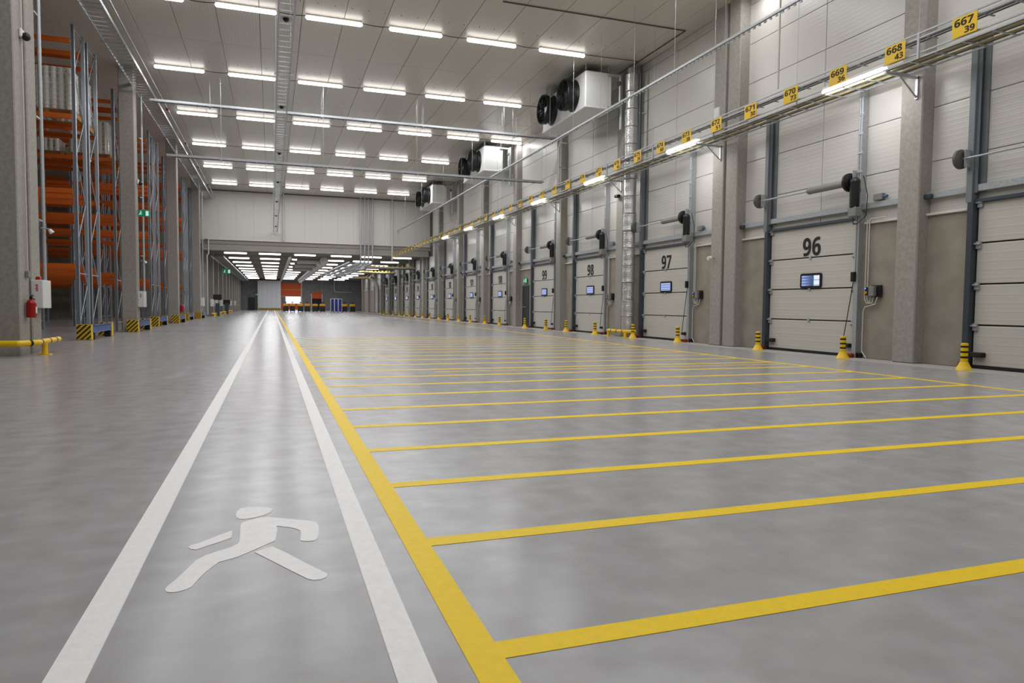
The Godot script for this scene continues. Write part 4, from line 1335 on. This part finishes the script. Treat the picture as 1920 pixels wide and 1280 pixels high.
# ---------- the low part of the hall ----------
func mezzanine():
	for r in 10:
		var z = -53.5 - 5.818 * r
		var n = 0
		for x in [-2.42, -0.1, 2.35, 4.95, 7.2, 9.5]:
			n += 1
			tube_light("low far tube light, %s from the left in the %s row behind the beam" % [ORD[n], ORD[r + 1]], "tube lights under the low ceiling", Vector3(x, 4.62, z), 3.9, 0.0, 1.53, 0.0, 0.45)
	var g = mt.galvanised
	# round duct with branches
	var d = thing("round_duct", "round grey ventilation duct under the low far ceiling", "duct", Vector3(3.9, 4.35, -56.2))
	var b = MB.new()
	b.lathe(Vector3.ZERO, Vector3(0, 0, -1), [Vector2(0, 0), Vector2(0.32, 0), Vector2(0.33, 0.02), Vector2(0.33, 48), Vector2(0, 48)], 20)
	part(d, "main_duct", b.done(), mt.duct_metal)
	for k in 3:
		part(d, "branch", rod(Vector3(-0.2, 0.02, -1.2 - 6.2 * k), Vector3(-2.0, 0.02, -1.2 - 6.2 * k), 0.22, 14), mt.duct_metal)
	var p = thing("ceiling_pipe", "brown grey pipe running lengthwise under the low far ceiling", "pipe", Vector3(1.32, 4.42, -54.5))
	part(p, "pipe", rod(Vector3.ZERO, Vector3(0, 0, -56), 0.11, 12), mt.duct_metal)
	ladder("cable_tray", "dark cable ladder along the left wall under the low far ceiling", Vector3(-3.65, 4.35, -54.0), Vector3(-3.65, 4.35, -110), 0.85, 0.08, 0.8, g, 0, HI, 0.05, true)
	# four risers in front of the upper wall
	for k in 4:
		p = thing("riser_pipe", "galvanised riser pipe on the far upper wall, %s of four from the left" % ORD[k + 1], "pipe", Vector3(6.24 + 0.285 * k, 0, ZW + 0.3), 0, "four riser pipes on the far upper wall")
		b = MB.new()
		b.pipe([Vector3(0, HI, 0), Vector3(0, 4.4, 0), Vector3(0, 4.1, -0.25), Vector3(0.2 * k - 0.3, 4.1 - 0.05 * (k % 2), -26)], 0.055, 10)
		part(p, "pipe", b.done(), g)
	p = thing("riser_pipe", "white riser pipe beside the end of the walkway cable ladder", "pipe", Vector3(0.83, 0, ZW + 0.14))
	part(p, "pipe", rod(Vector3(0, 5.5, 0), Vector3(0, HI, 0), 0.06, 10), mt.pipe_white)
	p = thing("riser_pipe", "thin white riser pipe at the right of the far upper wall", "pipe", Vector3(8.55, 0, ZW + 0.3))
	part(p, "pipe", rod(Vector3(0, 4.3, 0), Vector3(0, HI, 0), 0.06, 10), mt.pipe_white)
	p = thing("drain_pipe", "bent white pipe at the left end of the concrete beam", "pipe", Vector3(-4.2, 0, ZW + 0.2))
	b = MB.new()
	b.pipe([Vector3(-0.1, 5.45, 0), Vector3(0.1, 5.45, 0), Vector3(0.1, 4.4, 0), Vector3(0.0, 4.3, 0), Vector3(0, 0.2, 0)], 0.045, 8)
	part(p, "pipe", b.done(), mt.pipe_white)
	# dense cable ladders with yellow tags
	for k in 3:
		var z = [-57.0, -66.0, -80.0][k]
		var x0 = [7.2, 7.6, 8.6][k]
		var lab = ["cross tray with yellow tags under the low ceiling, nearest the beam", "cross tray with yellow tags under the low ceiling, second behind the beam", "cross tray with yellow tags under the low ceiling, farthest"][k]
		var t = ladder("tagged_tray", lab, Vector3(x0, 4.0, z), Vector3(11.1, 4.0, z), 1.2, 0.12, 0.5, g, 0, HI, 0.06, true)
		part(t, "bottom_plate", bx(Vector3(11.1 - x0, 0.02, 1.15)), mt.dark_steel, Vector3((11.1 - x0) / 2, -0.09, 0))
		for i in 10:
			part(t, "yellow_tag", bx(Vector3(0.14, 0.16, 0.012)), mt.sign_yellow, Vector3(0.25 + (11.1 - x0 - 0.4) / 9.5 * i, 0.06, 0.62))
	for k in 4:
		ladder("cable_tray", "lengthwise cable ladder among the dense trays under the low ceiling, %s from the left" % ORD[k + 1], Vector3(5.9 + 0.75 * k, 4.28, -55.0 - 1.5 * k), Vector3(5.3 + 0.75 * k, 4.28, -84), 0.4, 0.08, 0.7, g, 0, HI, 0.05, true)
	# foil duct bending down at the far right
	d = thing("air_duct", "foil wrapped duct bending down the far right wall", "duct", Vector3(10.7, 0, -76.5))
	b = MB.new()
	b.pipe([Vector3(0.2, 0.1, 0), Vector3(0.2, 2.9, 0), Vector3(0.0, 3.5, 0), Vector3(-0.6, 4.0, 0)], 0.22, 14)
	part(d, "duct", b.done(), mt.foil)
	# low things along the left wall
	for k in 6:
		var z = [-56.2, -60.0, -66.0, -73.0, -81.0, -90.0][k]
		cabinet("white cabinet on the far left wall, %s behind the beam" % ORD[k + 1], Vector3(-4.2, 0.75, z), false)
	for k in 5:
		var z = [-55.6, -61.5, -67.0, -72.5, -78.0][k]
		var gd = thing("pipe_guard", "low yellow guard rail at the far left wall, %s behind the beam" % ORD[k + 1], "guard rail", Vector3(-4.0, 0, z), 0, "yellow guards at the far left wall")
		pipe_guard(gd, [Vector3(-0.2, 0.22, 0), Vector3(0, 0.22, 0), Vector3(0, 0.22, -1.4), Vector3(-0.2, 0.22, -1.4)])
	for k in 2:
		var st = thing("workstation", ["black monitor stand by the far left wall, nearer one", "black monitor stand by the far left wall, farther one"][k], "monitor stand", Vector3(-3.95, 0, [-58.0, -69.5][k]))
		part(st, "pole", bx(Vector3(0.3, 1.0, 0.3), 0.02), mt.dark_steel, Vector3(0, 0.5, 0))
		part(st, "monitor", bx(Vector3(0.6, 0.42, 0.06), 0.01), mt.black_plastic, Vector3(0, [1.45, 1.1][k], 0.1))
	exit_sign("green exit sign hanging at the left under the low far ceiling", Vector3(-3.5, 3.62, -62.0), 0.0, 0.5)


# ---------- the back wall and what stands before it ----------
func back_wall():
	# white panelled room
	var en = thing("panelled_room", "white panelled enclosure against the back wall at the end of the walkway", "enclosure", Vector3(-0.33, 0, ZB + 1.05))
	for k in 5:
		part(en, "panel", bx(Vector3(0.645, 4.4, 0.08), 0.006), mt.enclosure_white, Vector3(-1.3 + 0.655 * k, 2.2, 0))
	part(en, "side", bx(Vector3(0.08, 4.4, 1.0)), mt.far_panel_white, Vector3(1.62, 2.2, -0.5))
	part(en, "side", bx(Vector3(0.08, 4.4, 1.0)), mt.far_panel_white, Vector3(-1.64, 2.2, -0.5))
	part(en, "roof_trim", bx(Vector3(3.5, 0.1, 1.05)), mt.flashing_white, Vector3(0, 4.42, -0.48))
	var b = MB.new()
	b.face(Vector3(-1.6, 0.02, 0.045), Vector3(1.6, 0.02, 0.045), Vector3(1.6, 0.32, 0.045), Vector3(-1.6, 0.32, 0.045), Vector3(0, 0, 1), 9, 1)
	part(en, "striped_skirting", b.done(), mt.hazard_stripes)
	# dark door with exit sign
	var d = thing("door_dark", "dark door in the grey back wall, left of the panelled enclosure", "door", Vector3(-2.9, 0, ZB + 0.05))
	d.set_meta("kind", "structure")
	part(d, "leaf", bx(Vector3(0.95, 1.92, 0.06), 0.01), mt.dark_door, Vector3(0, 0.96, 0))
	part(d, "handle", bx(Vector3(0.12, 0.03, 0.05), 0.006), mt.grey_plastic, Vector3(0.36, 0.95, 0.05))
	exit_sign("small green exit sign above the dark door in the back wall", Vector3(-2.2, 2.35, ZB + 0.1), 0.0, 0.3)
	# big orange roll-up door, half open with daylight below
	d = thing("door_rollup", "large orange roll-up door in the back wall, open at the bottom with daylight", "door", Vector3(2.83, 0, ZB + 0.05))
	d.set_meta("kind", "structure")
	for k in 2:
		part(d, "curtain", bx(Vector3(2.9, 0.98, 0.05), 0.01), mt.door_orange, Vector3(0, 2.66 + 1.02 * k, 0.02))
	part(d, "stripe", bx(Vector3(2.9, 0.05, 0.06)), mt.sign_yellow, Vector3(0, 3.17, 0.02))
	part(d, "bottom_bar", bx(Vector3(2.9, 0.07, 0.07)), mt.flashing_white, Vector3(0, 2.14, 0.02))
	b = MB.new()
	b.face(Vector3(-0.8, 0.02, 0), Vector3(1.4, 0.02, 0), Vector3(1.4, 2.12, 0), Vector3(-0.8, 2.12, 0), Vector3(0, 0, 1))
	part(d, "window_opening", b.done(), mt.daylight_window)
	for s in [-1, 1]:
		part(d, "guide_rail", bx(Vector3(0.16, 4.5, 0.14), 0.01), mt.flashing_white if s > 0 else mt.door_orange, Vector3(1.53 * s, 2.25, 0.05))
	part(d, "low_barrier", bx(Vector3(2.9, 1.0, 0.05), 0.01), mt.door_orange, Vector3(-0.1, 0.55, 0.1))
	var al = AreaLight3D.new()
	al.name = "daylight"
	al.area_size = Vector2(2.2, 1.1)
	al.light_energy = 3.0
	al.light_color = Color(0.86, 0.93, 1.0)
	al.shadow_enabled = true
	al.position = Vector3(0.3, 1.58, 0.16)
	al.rotation.y = PI
	d.add_child(al)
	# small orange shutter
	d = thing("door_shutter", "small orange shutter in the back wall, half open over a dark opening", "door", Vector3(6.63, 0, ZB + 0.05))
	d.set_meta("kind", "structure")
	part(d, "opening", bx(Vector3(1.5, 1.95, 0.03)), mt.joint_dark, Vector3(0, 0.98, -0.02))
	part(d, "curtain", bx(Vector3(1.42, 0.8, 0.05), 0.01), mt.door_orange, Vector3(0, 2.25, 0.03))
	part(d, "hood", bx(Vector3(1.6, 0.24, 0.24), 0.02), mt.door_orange, Vector3(0, 2.75, 0.1))
	for s in [-1, 1]:
		part(d, "guide_rail", bx(Vector3(0.14, 2.6, 0.1), 0.01), mt.flashing_white, Vector3(0.8 * s, 1.3, 0.05))
	# pipes on the back wall
	var p = thing("drain_pipe", "bent white pipe on the back wall at the right", "pipe", Vector3(9.3, 0, ZB + 0.2))
	b = MB.new()
	b.pipe([Vector3(0, 4.6, 0), Vector3(0, 3.1, 0), Vector3(0.25, 2.9, 0), Vector3(2.6, 2.85, 0)], 0.09, 8)
	part(p, "pipe", b.done(), mt.pipe_white)
	p = thing("riser_pipe", "thin pipe hanging on the back wall above the small orange shutter", "pipe", Vector3(7.4, 0, ZB + 0.1))
	part(p, "pipe", rod(Vector3(0, 2.8, 0), Vector3(0, 4.7, 0), 0.04), mt.pipe_white)
	# parked pallet trucks
	var xs = [1.67, 2.45, 3.4, 4.25, 5.2, 6.1, 8.85, 9.85]
	for i in xs.size():
		var t = thing("pallet_truck", "parked yellow and black pallet truck, %s from the left" % ORD[i + 1], "pallet truck", Vector3(xs[i], 0, -91.5), 0, "parked pallet trucks at the far end")
		part(t, "chassis", bx(Vector3(0.62, 0.62, 0.9), 0.04), mt.black_plastic, Vector3(0, 0.39, 0))
		part(t, "cover", bx(Vector3(0.66, 0.3, 0.8), 0.06), mt.truck_yellow, Vector3(0, 0.86, 0))
		b = MB.new()
		b.cyl(Vector3(0, 0.95, 0.2), Vector3(0, 1.2, 0.3), 0.04, 0.04, 8)
		b.box(Vector3(0, 1.22, 0.3), Vector3(0.3, 0.08, 0.1), 0.02)
		part(t, "tiller", b.done(), mt.black_plastic)
		for s in [-1, 1]:
			part(t, "fork", bx(Vector3(0.16, 0.06, 1.1), 0.01), mt.dark_steel, Vector3(0.2 * s, 0.09, -0.95))
			var wz = part(t, "wheel", rod(Vector3(-0.05, 0, 0), Vector3(0.05, 0, 0), 0.09, 12), mt.black_rubber, Vector3(0.24 * s, 0.09, 0.3))
	# blue roll cages
	for i in 3:
		var c = thing("roll_cage", "blue roll cage with white frame, %s of three" % ["left", "middle", "right"][i], "roll cage", Vector3(6.9 + 0.44 * i, 0, -86), 0, "blue roll cages at the far end")
		b = MB.new()
		for sx in [-1, 1]:
			for sz in [-1, 1]:
				b.cyl(Vector3(0.2 * sx, 0.1, 0.35 * sz), Vector3(0.2 * sx, 1.66, 0.35 * sz), 0.025, 0.025, 6)
		b.box(Vector3(0, 1.64, 0.35), Vector3(0.42, 0.05, 0.04))
		b.box(Vector3(0, 1.64, -0.35), Vector3(0.42, 0.05, 0.04))
		part(c, "frame", b.done(), mt.white_enamel)
		part(c, "base", bx(Vector3(0.4, 0.06, 0.7), 0.01), mt.cage_blue, Vector3(0, 0.16, 0))
		part(c, "mesh_panel", bx(Vector3(0.3, 1.4, 0.03)), mt.cage_blue, Vector3(0, 0.9, 0.35))
		part(c, "mesh_panel", bx(Vector3(0.3, 1.4, 0.03)), mt.cage_blue, Vector3(0, 0.9, -0.35))
		for sx in [-1, 1]:
			for sz in [-1, 1]:
				part(c, "castor", rod(Vector3(0.2 * sx - 0.015, 0.06, 0.3 * sz), Vector3(0.2 * sx + 0.015, 0.06, 0.3 * sz), 0.06, 10), mt.black_rubber)
